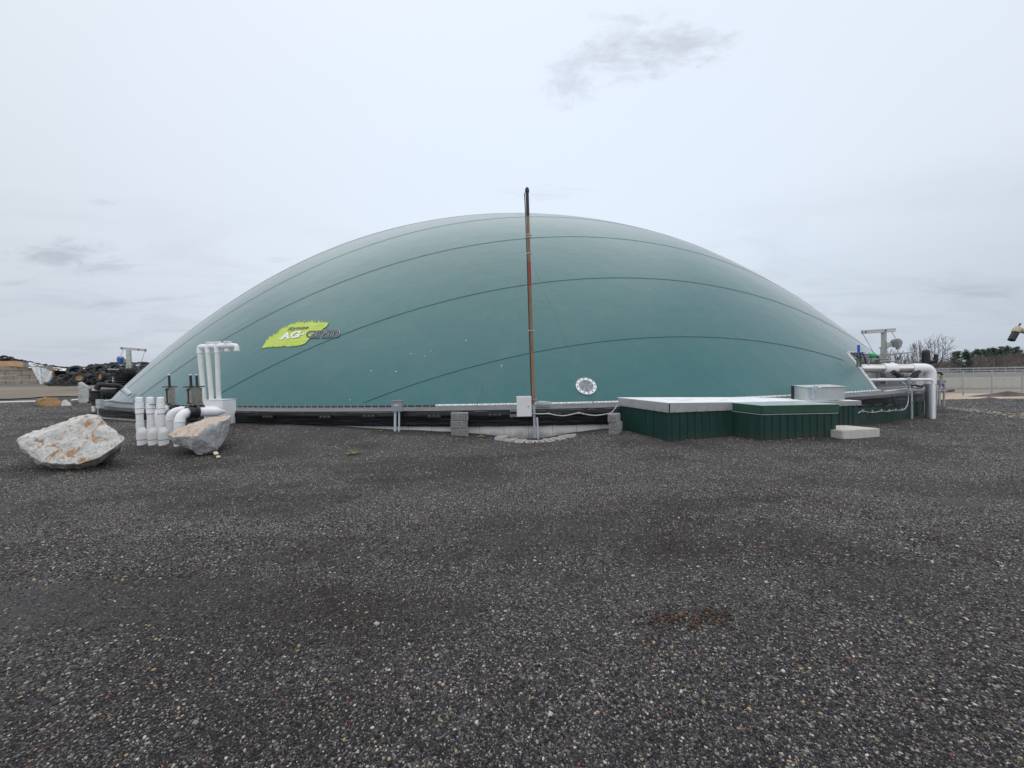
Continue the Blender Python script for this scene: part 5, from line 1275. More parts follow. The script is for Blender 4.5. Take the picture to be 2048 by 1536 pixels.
# white strut and brackets over the ledge
st = tag(empty('steel_strut', at(1800, 765, 14.4)), 'slanting pale steel strip along the far side of the service notch', 'strut')
mb = MB(); P = G([(1783, 748, 15.2), (1799, 758, 15.6), (1801, 764, 15.8), (1811, 769, 16.4)])
for a, b in zip(P[:-1], P[1:]): mb.tube([a, b], .045, 4)
mb.build('strip', M['silver'], st)
# strut post with conduit in front of the skirt
po = tag(empty('conduit_post', at(1823, 836, 14.2)), 'galvanised strut post with vertical grey conduit before the black skirt', 'post')
mb = MB(); a, b = at(1823, 838, 14.25), at(1822.5, 782, 14.25); mb.tube([a, b], .042, 12); mb.tube([at(1822.6, 806, 14.25), at(1822.6, 803, 14.25)], .058, 12); mb.build('conduit', M['galv'], po)
mb = MB(); mb.box(at(1818, 772, 14.28), (.09, .04, .62)); 
for k in range(7): mb.box(at(1818, 760 + k * 4.5, 14.25), (.03, .02, .035), None, 1)
mb.build('strut', [M['pvc_grey'], M['black']], po)
mb = MB(); mb.box(at(1818, 764.5, 14.18), (.16, .10, .16)); mb.box(at(1827, 765, 14.2), (.12, .08, .12)); mb.build('cable_box', M['box_grey'], po, bevel=.01)
mb = MB()
for dz in (0, 1.8, 4.5): mb.tube(smooth_path(G([(1822, 770 + dz, 14.3), (1832, 770 + dz * 1.3, 14.5), (1842, 772 + dz, 14.9), (1849, 768 + dz * .3, 15.2), (1851, 762, 15.3)]), 4), .02, 6)
mb.build('cables', M['rubber'], po)
fc2 = tag(empty('wall_conduit', at(1760, 822, 13)), 'grey flexible conduit clipped along the green cladding at right', 'conduit')
def skirt_pt(px, py, off=.10):
    th = math.atan((px - 1024) / F); D = TY * cos(th) - math.sqrt(max(0, (26.33 + off) ** 2 - (TY * sin(th)) ** 2)); return at(px, py, D * cos(th))
mb = MB(); mb.tube(smooth_path([skirt_pt(*q) for q in ((1716, 826.5), (1724, 822.5), (1737, 824.5), (1750, 824.5), (1763, 822), (1774, 823), (1788, 820.5), (1800, 820.5), (1808, 819), (1814, 811), (1816.5, 798), (1816, 780))], 4), .018, 7); mb.build('hose', M['galv'], fc2)
for (x, y) in ((1724.5, 821.5), (1744, 823), (1762, 821), (1777.5, 821), (1790, 819.5), (1803, 818.5)):
    mb = MB(); mb.box(skirt_pt(x, y, .08), (.05, .05, .09)); mb.build('clip', M['galv'], fc2)
# black ties hanging over the skirt
for i, (x0, y0, x1, y1) in enumerate(((1741, 814, 1738, 837), (1768, 813, 1764, 837), (1789, 815, 1785, 836), (1796, 812, 1792, 832), (1845, 806, 1844, 822))):
    mb = MB(); a = skirt_pt(x0, y0, .10); mb.tube(smooth_path([skirt_pt(x0 - 19, y0 - 1.5, .08), skirt_pt(x0 - 9, y0 - 4, .09), a, skirt_pt((x0 + x1) / 2 + 1, (y0 + y1) / 2, .11), skirt_pt(x1, y1, .10)], 5), .014, 6)
    mb.cyl(skirt_pt(x1, y1 - 1, .1), skirt_pt(x1, y1 + .5, .1), .025, n=8)
    tag(mb.build('tie_strap', M['black']), ('first', 'second', 'third', 'fourth', 'last')[i] + ' black tie strap from the left hanging over the green cladding', 'strap', 'black tie straps over the green cladding')
mb = MB(); mb.tube(smooth_path([skirt_pt(1784, 790, .06), skirt_pt(1787, 803, .09), skirt_pt(1792, 813, .1)], 4), .016, 6); tag(mb.build('tie_strap', M['black']), 'long black strap running down the black skirt at right', 'strap', 'black tie straps over the green cladding')
mb = MB(); mb.box((at(1849.5, 803, 16.0) ), (.10, .06, 1.0)); tag(mb.build('edge_post', M['galv']), 'grey steel edge post between the skirt end and the fat down pipe', 'post')

# valve stand beyond, right of the pipes
vs_ = tag(empty('valve_stand', at(1882, 812, 20)), 'spindly grey pipe stand with small yellow and grey fittings right of the white pipes', 'pipe stand')
mb = MB()
mb.box(at(1881, 781, 20), (.55, .06, .06)); mb.build('crossbar', M['galv'], vs_)
for x, x2 in ((1878, 1880), (1887, 1889)): mb = MB(); mb.tube([at(x, 815, 20), at(x2, 770, 20)], .045, 8); mb.build('leg', M['galv'], vs_)
mb = MB(); mb.tube([at(1873, 815, 20), at(1874, 782, 20)], .04, 6); mb.build('leg', M['galv'], vs_)
mb = MB(); mb.box(at(1881, 765, 20), (.22, .15, .26)); mb.box(at(1888, 763, 20), (.12, .12, .16)); mb.tube([at(1882, 759, 20), at(1882, 752, 20)], .06, 8); mb.build('meter', M['box_grey'], vs_, bevel=.01)
mb = MB(); mb.box(at(1885, 752, 19.95), (.12, .1, .08)); mb.build('fitting', M['yellow'], vs_)
mb = MB(); mb.tube(smooth_path(G([(1870, 746, 20), (1876, 745, 20), (1882, 747, 20), (1885, 751, 20)]), 4), .05, 8); mb.build('hose', M['rubber'], vs_)
mb = MB(); mb.cyl(at(1886.5, 772, 19.9), at(1886.5, 768, 19.9), .045, n=10); tag(mb.build('regulator', M['blue'], vs_), 'small blue regulator')
# tan filling spout entering from the right
ts = tag(empty('filling_spout', (17.6, 12.2, zt(17.6, 12.2))), 'tan pipe spout with black rubber nozzle reaching in at the right edge', 'spout')
e0 = at(2032, 658, 12); e1 = at(2120, 690, 12.1)
mb = MB(); mb.tube([e0, at(2050, 662.5, 12), e1], [.085, .075, .08], 18); mb.tube([e1, Vector((e1.x, e1.y, zt(e1.x, e1.y) - .1))], .09, 14); mb.build('pipe_arm', M['tan'], ts)
mb = MB(); n0 = at(2036, 653, 12); n1 = at(2031, 664.5, 12); mb.tube([n0, (n0 + n1) / 2, n1], [.05, .095, .088], 16); mb.build('spout_head', M['tan'], ts)
mb = MB(); mb.tube([at(2034, 660, 12), at(2022.5, 680.5, 12)], .082, 20); mb.build('rubber_nozzle', M['rubber'], ts)
mb = MB(); mb.tube([at(2036.5, 653, 12), at(2038.5, 650.5, 12), at(2041, 647.5, 12)], [.018, .018, .026], 8); mb.build('lever', M['black'], ts)
mb = MB(); q0, q1 = at(2032.3, 662, 12), at(2031.3, 663.8, 12); mb.tube([q0, q1], .087, 18); mb.build('band', M['cast'], ts)

# ------------------------------------------------------------------ left end of the tank: black valve, hoses, corrugated pipes
bvl = tag(empty('black_valve', at(190, 812, 14.6)), 'black upright valve body at the left end of the tank', 'valve')
mb = MB(); mb.tube([at(191, 812, 14.6), at(191, 800, 14.6), at(191, 799, 14.6), at(191, 786, 14.6), at(191, 785, 14.6), at(190.5, 781, 14.6)], [.10, .10, .15, .15, .10, .10], 16)
mb.box(at(184.5, 788, 14.6), (.11, .12, .32)); mb.box(at(184.5, 778, 14.6), (.15, .14, .03)); mb.tube([at(197, 800, 14.6), at(197, 787, 14.6)], .02, 6); mb.cyl(at(182, 795, 14.5), at(182, 802, 14.5), .06, n=10)
for z in (783, 790, 795): mb.lathe(at(191, z, 14.6), (0, 0, 1), [(.10, 0), (.17, 0), (.17, .03), (.10, .03)], 14)
mb.build('valve_body', M['black'], bvl)
hs = tag(empty('air_hose', at(220, 772, 14.9)), 'thick black hose arching from the black valve to the dome edge', 'hose')
hp = G([(190, 784, 14.6), (193, 778, 14.6), (199, 770.5, 14.65), (206, 770, 14.7), (218, 771, 14.85), (231, 771.5, 15.0), (241, 775, 15.15), (249, 781, 15.2)])
mb = MB(); mb.tube(smooth_path(hp, 5), .088, 16); mb.build('hose', M['rubber'], hs)
mb = MB(); d_ = (hp[-1] - hp[-2]).normalized(); mb.tube([hp[-1] - d_ * .08, hp[-1] + d_ * .22], .10, 16); mb.tube([hp[0] + Vector((0, 0, .02)), hp[1]], .094, 14)
tag(mb.build('clamp', M['box_white'], hs), 'pale clamps at the hose ends')
def corrugated(a, b, r, pitch):
    a, b = Vector(a), Vector(b); L = (b - a).length; n = int(L / pitch); d = (b - a).normalized(); prof = []
    for k in range(n): prof += [(r * .93, k * pitch), (r * .93, k * pitch + pitch * .3), (r, k * pitch + pitch * .45), (r, k * pitch + pitch * .85)]
    m = MB(); m.lathe(a, d, prof, 24); return m
tag(corrugated(at(193, 791, 19.0), at(246, 789, 20.2), .30, .075).build('corrugated_pipe', M['rubber']), 'fat black corrugated pipe lying level behind the black hose', 'pipe')
cp = tag(empty('corrugated_elbow', at(243, 770, 20)), 'upright black corrugated duct bent over beside the left mast', 'pipe')
a0 = at(244, 775, 20); mb = MB(); path = fillet([Vector((a0.x, a0.y, a0.z)), at(244, 748, 20), at(268, 747, 20.3)], .75, 14); pp = []; rr = []
acc = 0
dense = []
for i in range(len(path) - 1):
    for k in range(12): dense.append(path[i].lerp(path[i + 1], k / 8))
last = dense[0]
for p in dense:
    acc += (p - last).length; last = p; pp.append(p); rr.append(.33 if (acc / .12) % 1 < .5 else .27)
mb.tube(pp, rr, 20); mb.build('duct', M['rubber'], cp)
mb = MB(); mb.box(at(232.5, 759, 20.4), (.14, .3, .3)); tag(mb.build('timber_block', M['wood'], bevel=.01), 'short upright pale timber block beside the corrugated duct', 'timber')
mb = MB(); mb.tube([at(216, 738.8, 21), at(262, 739.5, 21)], .035, 6); tag(mb.build('steel_tube', M['galv']), 'thin level steel tube crossing the tyre pile at the left mast', 'tube')
p0, p1 = at(189.5, 799, 14.3), at(201.5, 817, 14.3)
gb = tag(empty('meter_box', (p0.x + .1, 14.4, zt(p0.x, 14.4))), 'small pale grey meter box on a thin post at the left end of the tank', 'electrical box')
mb = MB(); mb.box(((p0.x + p1.x) / 2, 14.38, (p0.z + p1.z) / 2), (p1.x - p0.x, .14, p0.z - p1.z), -.15); mb.build('case', M['box_pale'], gb, bevel=.008)
mb = MB(); mb.box(((p0.x + p1.x) / 2, 14.30, p0.z + (p1.z - p0.z) * .52), (p1.x - p0.x + .01, .012, .012), -.15); mb.build('case_seam', M['box_grey'], gb)
mb = MB(); mb.tube([at(197, 835, 14.35), at(196.5, 817, 14.35)], .032, 8); mb.build('post', M['galv'], gb)
mb = MB(); mb.tube([at(201.5, 802.5, 14.4), at(214, 801.5, 14.8), at(226, 800.5, 15.3)], .03, 8); tag(mb.build('white_conduit', M['pvc']), 'short white conduit from the meter box to the tank ledge', 'conduit')
mb = MB(); mb.tube([at(188, 823, 14.5), at(186.5, 812, 14.5)], .05, 8); tag(mb.build('white_stub_pipe', M['pvc_old']), 'short leaning cream pipe stub left of the meter box', 'pipe')
mb = MB(); mb.tube([at(x, y, gpt(x, y).y) + Vector((0, 0, .03)) for x, y in ((-60, 806.5), (0, 805.5), (40, 804.2), (72, 803.6))], .055, 8); tag(mb.build('ground_pipe', M['pvc_old']), 'long cream pipe lying on the ground left of the brown boulder', 'pipe', 'cream pipe lengths on the ground')
mb = MB(); mb.tube([at(x, y, gpt(x, y).y) + Vector((0, 0, .03)) for x, y in ((143, 801.5), (156, 800.2))], .06, 8); tag(mb.build('ground_pipe', M['pvc_old']), 'short cream pipe length between the brown and the upright boulder', 'pipe', 'cream pipe lengths on the ground')

# ------------------------------------------------------------------ tyre pile and silage bunkers, far left
def tyre_proto(R, w, rim):
    m = MB(); n = 26; prof = []
    ri = R * .56; hw = w / 2
    prof = [(ri, -hw * .62), (ri * 1.05, -hw * .8), (R * .80, -hw), (R * .95, -hw * .86), (R, -hw * .62), (R * .985, 0), (R, hw * .62), (R * .95, hw * .86), (R * .80, hw), (ri * 1.05, hw * .8), (ri, hw * .62)]
    vs = []; k = len(prof)
    for j in range(n):
        a = 2 * pi * j / n
        for i, (r, z) in enumerate(prof):
            rr = r * (1.0 if not (3 < i < 7) else (1.0 if j % 2 else .965)); vs.append((rr * cos(a), rr * sin(a), z))
    fs = [(j * k + i, ((j + 1) % n) * k + i, ((j + 1) % n) * k + (i + 1) % k, j * k + (i + 1) % k) for j in range(n) for i in range(k)]
    m.add(vs, fs)
    r = empty('tyre', (0, 0, 0)); m.build('tread', M['rubber'], r)
    if rim:
        m = MB(); m.lathe((0, 0, -hw * .3), (0, 0, 1), [(ri * .35, 0), (ri * .99, 0), (ri * .99, hw * .6), (ri * .8, hw * .5), (ri * .35, hw * .3)], 20); m.build('rim', pmat('rusty_wheel_rim', (.36, .22, .10), .7, .1, var=.3, vscale=4), r)
    return r
tp = tyre_proto(.52, .34, False); tps = tyre_proto(.34, .22, False); tr_ = tyre_proto(.55, .38, True)
GT = 'old tyres heaped before the silage bunker'
PL_ = 'old black tyre lying in the big heap at far left'
used = set(); ROW = [0, 0]
def put(proto, loc, rot, label, group, sc=1.0):
    if proto.name not in used: used.add(proto.name); o = proto; o.location = loc; o.rotation_euler = rot; o.scale = (sc,) * 3
    else: o = copy_tree(proto, None, loc, rot, (sc,) * 3)
    if label == PL_:
        k_ = 'wide black tractor tyre' if proto is tp else 'small black car tyre'
        h_ = 'low in' if ROW[0] < 3 else ('halfway up' if ROW[0] < 7 else 'high on')
        c_ = 'left third' if ROW[1] < 5 else ('middle' if ROW[1] < 10 else 'right third')
        label = k_ + ' ' + h_ + ' the big tyre heap, ' + c_
    return tag(o, label, 'tyre', group)
# heap: profile of heights along the picture; front slope rises to the back
hx = [100, 122, 145, 175, 205, 235, 262, 292, 320]; hy = [766, 756, 744, 735, 732, 731, 731, 733, 735]
random.seed(21)
cnt = 0
for row in range(11):
    t = row / 10; nrow = 15
    for j in range(nrow):
        px = 104 + (322 - 104) * (j + random.uniform(.1, .9)) / nrow
        ytop = float(np.interp(px, hx, hy)); ybot = 770.5
        py = ybot - 3 - (ybot - 6 - ytop) * t + random.uniform(-1.5, 1.5)
        if ytop > 760 and row > 3: continue
        Y = 40.0 + 3.2 * t + random.uniform(-.3, .3); c = at(px, py, Y)
        big = random.random() < .48; ROW[:] = [row, j]
        rx = random.choice((random.uniform(.2, .7), random.uniform(1.0, 1.5)))
        put(tp if big else tps, c, (rx, random.uniform(-.5, .5), random.uniform(-1.3, 1.3)), PL_, GT, random.uniform(.85, 1.1)); cnt += 1
put(tr_, at(159, 756, 39.2), (1.35, .1, .4), 'tyre with tan rusty rim in the front of the heap', GT, .95)
put(tr_, at(202, 753, 39.2), (1.45, -.2, -.2), 'tyre with orange-rusted rim right of centre in the heap', GT, .98)
put(tp, at(150, 742.5, 39.8), (.85, .25, .2), 'large bare tyre leaning at the upper left of the heap', GT, 1.25)
put(tp, at(201, 740.5, 39.8), (1.35, .1, .1), 'large upright tyre near the top middle of the heap', GT, 1.15)
for (x, y, w, t) in ((120, 768, 2.6, .05), (135, 763.5, 2.2, .09), (128, 769.5, 3.0, -.02)):
    mb = MB(); c = at(x, y, 38.6); mb.box(c, (w, .25, .16), t); tag(mb.build('dark_plank', M['rubber']), {120: 'dark plank lying at the left foot of the tyre heap', 135: 'dark beam leaning over the left foot of the tyre heap', 128: 'longest dark plank on the ground at the tyre heap'}[x], 'plank')
# core of the heap so that no light comes through
random.seed(5)
mb = MB(); vs = []
xs_ = np.linspace(112, 330, 30)
for px in xs_:
    yt = float(np.interp(px, hx, hy)) + 2.5
    for (py, Y) in ((771, 40.6), ((771 + yt) / 2, 41.8), (yt, 43.6), (772, 46)):
        vs.append(at(px, py, Y) + Vector((random.uniform(-.1, .1), random.uniform(-.2, .2), random.uniform(-.1, .1))))
mb.add(vs, [(i * 4 + j, i * 4 + 4 + j, i * 4 + 5 + j, i * 4 + 1 + j) for i in range(29) for j in range(3)])
tag(mb.build('tyre_heap_core', M['rubber']), 'dense black mass of buried tyres under the heap', 'tyre heap', kind='stuff')
# bunker wall of big concrete blocks
GW = 'big concrete blocks of the silage bunker wall'
bw = tag(empty('bunker_wall', at(50, 769, 51)), 'long weathered wall of big tan concrete blocks at the far left', 'wall')
random.seed(9)
m1 = pmat('tan_wall_block', (.36, .315, .26), .9, var=.3, vscale=.5, dirt=(.20, .17, .14), dscale=.6, dlo=.45, dhi=.65, damt=.7)
wa, wb = at(-150, 771, 50.5), at(104, 766.5, 52.5); dW = Vector((wb.x - wa.x, wb.y - wa.y, 0)); LW = dW.length; dW.normalize()
zg = at(0, 769.3, 51.5).z; hc_ = .61; proto = None
for c in range(4):
    x = -(c % 2) * .9
    while x < LW - .2:
        l = min(1.8, LW - x) if x >= 0 else 1.8 + x; x0 = max(x, 0)
        q = wa + dW * (x0 + l / 2); z = zg - .05 + hc_ * (c + .5)
        mb = MB(); mb.box((q.x, q.y, z), (l - .04, .6 + random.uniform(-.02, .02), hc_ - .035), atan2(dW.y, dW.x)); mb.build('wall_block', m1, bw, bevel=.02)
        x += 1.8
w2 = tag(empty('bunker_wall', at(118, 766, 50)), 'short orange-stained concrete block wall left of the tyre heap', 'wall')
mo = pmat('orange_wall_block', (.40, .24, .14), .9, var=.35, vscale=.6, dirt=(.33, .29, .24), dscale=.5, damt=.8)
a, b = at(103, 766, 51.5), at(134, 764, 56); dd = Vector((b.x - a.x, b.y - a.y, 0)); L2 = dd.length; dd.normalize()
for c in range(3):
    x = 0
    while x < L2 - .3:
        l = min(1.8, L2 - x); q = a + dd * (x + l / 2); mb = MB(); mb.box((q.x, q.y, at(103, 766, 51.5).z + .61 * (c + .5)), (l - .04, .6, .575), atan2(dd.y, dd.x)); mb.build('wall_block', mo, w2, bevel=.02); x += 1.8
# silage mounds under plastic
def mound(name, prof, Y0_, Y1_, Y2_, mats, lab, seed):
    """prof: (px, wall-top py, ridge py)"""
    mb = MB(); n = 60; xs = np.linspace(prof[0][0], prof[-1][0], n); vs = []; K = 9
    for px in xs:
        yf = float(np.interp(px, [p[0] for p in prof], [p[1] for p in prof])); yr = float(np.interp(px, [p[0] for p in prof], [p[2] for p in prof]))
        for j in range(K):
            t = j / (K - 1)
            if j < K - 2: py = yf + (yr - yf) * (t / ((K - 3) / (K - 1))) ** .8 if t < 1 else yr; Y = Y0_ + (Y1_ - Y0_) * t
            else: py = yr + (3 if j == K - 2 else 30); Y = Y1_ + (Y2_ - Y1_) * (j - K + 3) / 2
            p = at(px, py, Y); q = .12 * noise.noise(Vector((p.x * .6, p.y * .6, seed))); vs.append(p + Vector((0, 0, q)))
    fs = [(i * K + j, (i + 1) * K + j, (i + 1) * K + j + 1, i * K + j + 1) for i in range(n - 1) for j in range(K - 1)]
    mt = []
    for i in range(n - 1):
        for j in range(K - 1):
            px = xs[i]; v = noise.noise(Vector((i * .33, j * .9, seed + 3)))
            mt.append(mats[1](px, j, v))
    b = len(mb.v); mb.v += [tuple(v) for v in vs]; mb.f += fs; mb.m += mt
    return tag(mb.build(name, mats[0]), lab, 'silage heap')
mound('silage_heap', [(-160, 732, 700), (-60, 732, 712), (0, 731.5, 718.5), (20, 733, 718.5), (45, 734, 722), (70, 735.5, 727), (100, 740, 732.5), (145, 743, 738)], 51.5, 57, 66,
      ([M['rubber'], M['tarp'], M['silage']], lambda px, j, v: (2 if px < 42 and j < 4 else (1 if (px > 52 and v > -.12 and j < 6) else 0))), 'long silage heap under black and white sheeting behind the bunker wall', 2)
mound('silage_heap', [(140, 742, 738.5), (165, 738, 734), (200, 736, 729.5), (235, 735, 727), (290, 736, 726.5), (340, 738, 728), (420, 740, 730)], 46, 52, 60,
      ([M['rubber'], M['tarp'], M['silage']], lambda px, j, v: (1 if v > .05 and j < 6 else (2 if px > 262 and v < -.2 and j < 2 else 0))), 'silage heap under patched black and white sheeting behind the tyres', 6)
GR = 'tyres weighing down the silage sheeting'
random.seed(33)
for k in range(34):
    px = -30 + 180 * k / 33 + random.uniform(-2, 2); yr = float(np.interp(px, [-60, 0, 20, 45, 70, 100, 145], [712, 718.5, 718.5, 722, 727, 732.5, 738]))
    put(tps, at(px, yr + random.uniform(-.8, 2.2), 56.3 + random.uniform(-1.5, .5)), (random.uniform(-.25, .25), random.uniform(-.2, .2), 0), 'flat black tyre on the crest of the left silage sheeting, ' + ('left end' if k < 11 else 'middle' if k < 23 else 'right end'), GR, random.uniform(.9, 1.2))
put(tp, at(8, 718.5, 56), (1.3, .1, .3), 'larger tyre standing half upright on the crest at the far left', GR, 1.1)
put(tp, at(20, 720, 56), (1.2, .3, -.2), 'second half-upright tyre on the crest at the far left', GR, 1.0)
for k in range(40):
    px = 146 + 150 * k / 39 + random.uniform(-2, 2); yr = float(np.interp(px, [140, 165, 200, 235, 290, 340], [738.5, 734, 729.5, 727, 726.5, 728]))
    put(tps, at(px, yr + random.uniform(-.5, 4), 50.5 + random.uniform(-2.5, .8)), (random.uniform(-.25, .25), random.uniform(-.2, .2), 0), 'flat black tyre on the sheeting behind the tyre heap, ' + ('left part' if k < 13 else 'middle' if k < 27 else 'right part'), GR, random.uniform(.9, 1.25))
def hang(pts, lab, mat):
    mb = MB(); n = len(pts); vs = []; F_ = []
    K = 8
    for i, (xt, yt, xb, yb) in enumerate(pts):
        for j in range(K): t = j / (K - 1); p = at(xt + (xb - xt) * t, yt + (yb - yt) * t, 50.6 + .15 * sin(i * 2.3 + j) - .25 * t); vs.append(p)
    mb.add(vs, [(i * K + j, (i + 1) * K + j, (i + 1) * K + j + 1, i * K + j + 1) for i in range(n - 1) for j in range(K - 1)])
    o = mb.build('plastic_sheet', mat, clean=False); s = o.modifiers.new('solid', 'SOLIDIFY'); s.thickness = .02; return tag(o, lab, 'plastic sheet')
hang([(62, 733, 80, 767), (66, 733, 82, 768), (70, 734, 84, 768), (74, 734, 86, 766.5), (79, 735, 87, 765)], 'bright white film hanging slanting over the end of the bunker wall', M['print_white'])
hang([(78, 735, 87, 764), (84, 736, 91, 763), (92, 738, 97, 765), (99, 741, 101, 766), (104, 742, 104.5, 758)], 'dirty mottled white film draped beside the slanting bright one', M['tarp'])

# ------------------------------------------------------------------ far right: round concrete tank, railing, fence
random.seed(14)
CX, CY, CR = 62.0, 85.5, 38.5; ZB, ZT = -1.75, .33
ct = tag(empty('manure_tank', (CX, CY, ZB)), 'wide round open concrete tank with steel railing at far right', 'concrete tank')
def farwall():
    m, t, b = principled('far_tank_concrete'); v = N(t, 'ShaderNodeTexCoord').outputs['Object']
    s = N(t, 'ShaderNodeSeparateXYZ'); t.links.new(v, s.inputs[0])
    n1 = NOISE(t, v, .8, 5, .6)
    c = MIX(t, n1, (.40, .40, .385), (.50, .50, .48))
    zz = ML(t, 'ADD', s.outputs[2], ML(t, 'MULTIPLY', n1, .2))
    c = MIX(t, RAMP(t, zz, [(.62, 0.0), (.72, .55), (.86, .55), (1.0, 0.0)]), c, (.40, .33, .25))
    ln = ML(t, 'LESS_THAN', ML(t, 'ABSOLUTE', ML(t, 'SUBTRACT', s.outputs[2], .74)), .03)
    c = MIX(t, ML(t, 'MULTIPLY', ln, .8), c, (.13, .11, .10))
    t.links.new(c, b.inputs['Base Color']); b.inputs['Roughness'].default_value = .9; return m
mb = MB(); n = 180; vs = []
for i in range(n):
    a = 2 * pi * i / n
    for (r, z) in ((CR, ZB - .8), (CR, ZT), (CR - .3, ZT), (CR - .3, ZB)): vs.append((CX + r * cos(a), CY + r * sin(a), z))
mb.add(vs, [(i * 4 + j, ((i + 1) % n) * 4 + j, ((i + 1) % n) * 4 + j + 1, i * 4 + j + 1) for i in range(n) for j in range(3)])
mb.build('wall', farwall(), ct)
mb = MB()
for i in range(-40, 110):
    a = radians(-90 - 8) + i * .9 / CR
    for z in (.12, 1.0, 1.75):
        c = Vector((CX + (CR + .012) * cos(a), CY + (CR + .012) * sin(a), ZB + z)); t_ = Vector((-sin(a), cos(a), 0)); u = Vector((0, 0, .035))
        mb.add([c - t_ * .035 - u, c + t_ * .035 - u, c + t_ * .035 + u, c - t_ * .035 + u], [(0, 1, 2, 3)])
mb.build('tie_holes', M['cast'], ct, clean=False)
rg = MB(); rr = CR - .15
for z in (1.07, .55):
    rg.tube([(CX + rr * cos(2 * pi * i / 120), CY + rr * sin(2 * pi * i / 120), ZT + z) for i in range(120)], .035, 6, close=True)
rg.build('railing', M['galv'], ct)
post = None
for i in range(72):
    a = 2 * pi * i / 72; p = Vector((CX + rr * cos(a), CY + rr * sin(a), ZT))
    if post is None:
        mb = MB(); mb.tube([p, p + Vector((0, 0, 1.07))], .035, 6); post = mb.build('railing_post', M['galv'], ct); p0 = p
    else: c = post.copy(); COL.objects.link(c); c.parent = ct; c.location = p - p0
# chain link fence before it
cf = tag(empty('chain_fence', at(1950, 786, 44)), 'galvanised chain-link fence with top rail before the round tank', 'fence')
fx = [1868, 1926.5, 1984, 2045, 2110]; tops = [743, 742, 741.2, 740.4, 740]
Yf = 42.5
for i, (x, y) in enumerate(zip(fx, tops)):
    a = at(x, y, Yf); mb = MB(); mb.tube([Vector((a.x, Yf, -2.4)), a], .06, 8); mb.build('fence_post', M['galv'], cf)
mb = MB(); mb.tube([at(x, y, Yf) for x, y in zip(fx, tops)], .035, 6); mb.build('top_rail', M['galv'], cf)
mb = MB(); a = at(1868, 743, Yf); b = at(2110, 740, Yf); L = b.x - a.x; H = a.z + 1.75; x = -H
while x < L:
    for s in (1, -1):
        z0 = -1.75; xa, xb = (x, x + H) if s == 1 else (x + H, x); za, zb = z0, a.z - .02
        P0 = Vector((a.x + xa, Yf, za)); P1 = Vector((a.x + xb, Yf, zb)); mb.tube([P0, P1], .0035, 3, caps=False)
    x += .16
mb.build('wire_mesh', M['wire'], cf, clean=False)
p = gpt(1990, 788)
mb = MB(); c = at(1886, 783, 43); mb.box(c, (.9, .4, .22), .1); mb.box(c + Vector((-.2, 0, .16)), (.35, .35, .18)); tag(mb.build('red_crate', M['red'], bevel=.05), 'small red heap of crates before the far tank wall', 'crate')
mb = MB(); c = at(1898, 783, 43.5); mb.tube([c - Vector((.5, 0, 0)), c + Vector((.5, 0, .1))], .14, 8); tag(mb.build('dark_drainpipe', M['black']), 'short black pipe piece on the ground by the red crates', 'pipe')
# low heaps of dark gravel
def lowheap(px, py, Y, rx, ry, h, lab, mat):
    c = at(px, py, Y); z = zt(c.x, c.y); mb = MB(); n = 26; vs = []; K = 7
    for j in range(K):
        t = j / (K - 1)
        for i in range(n):
            a = 2 * pi * i / n; f = 1 + .25 * noise.noise(Vector((cos(a) * 1.5, sin(a) * 1.5, px))); x = c.x + rx * t * f * cos(a); y = c.y + ry * t * f * sin(a)
            vs.append((x, y, z + h * (1 - t) ** 1.3 * (1 + .3 * noise.noise(Vector((x * 2, y * 2, 1)))) - .05 * t + (zt(x, y) - z) * t))
    mb.add(vs, [(j * n + i, j * n + (i + 1) % n, (j + 1) * n + (i + 1) % n, (j + 1) * n + i) for j in range(K - 1) for i in range(n)])
    return tag(mb.build('gravel_heap', mat), lab, 'gravel heap')
lowheap(1978, 803, 22.6, 1.3, .9, .20, 'low dark gravel hump on the crest of the yard', M['gravel'])
lowheap(2015, 786, 40.5, 5.5, 1.2, .55, 'long low dark soil heap against the far tank fence', pmat('dark_soil', (.09, .075, .07), .95, var=.4, vscale=1))

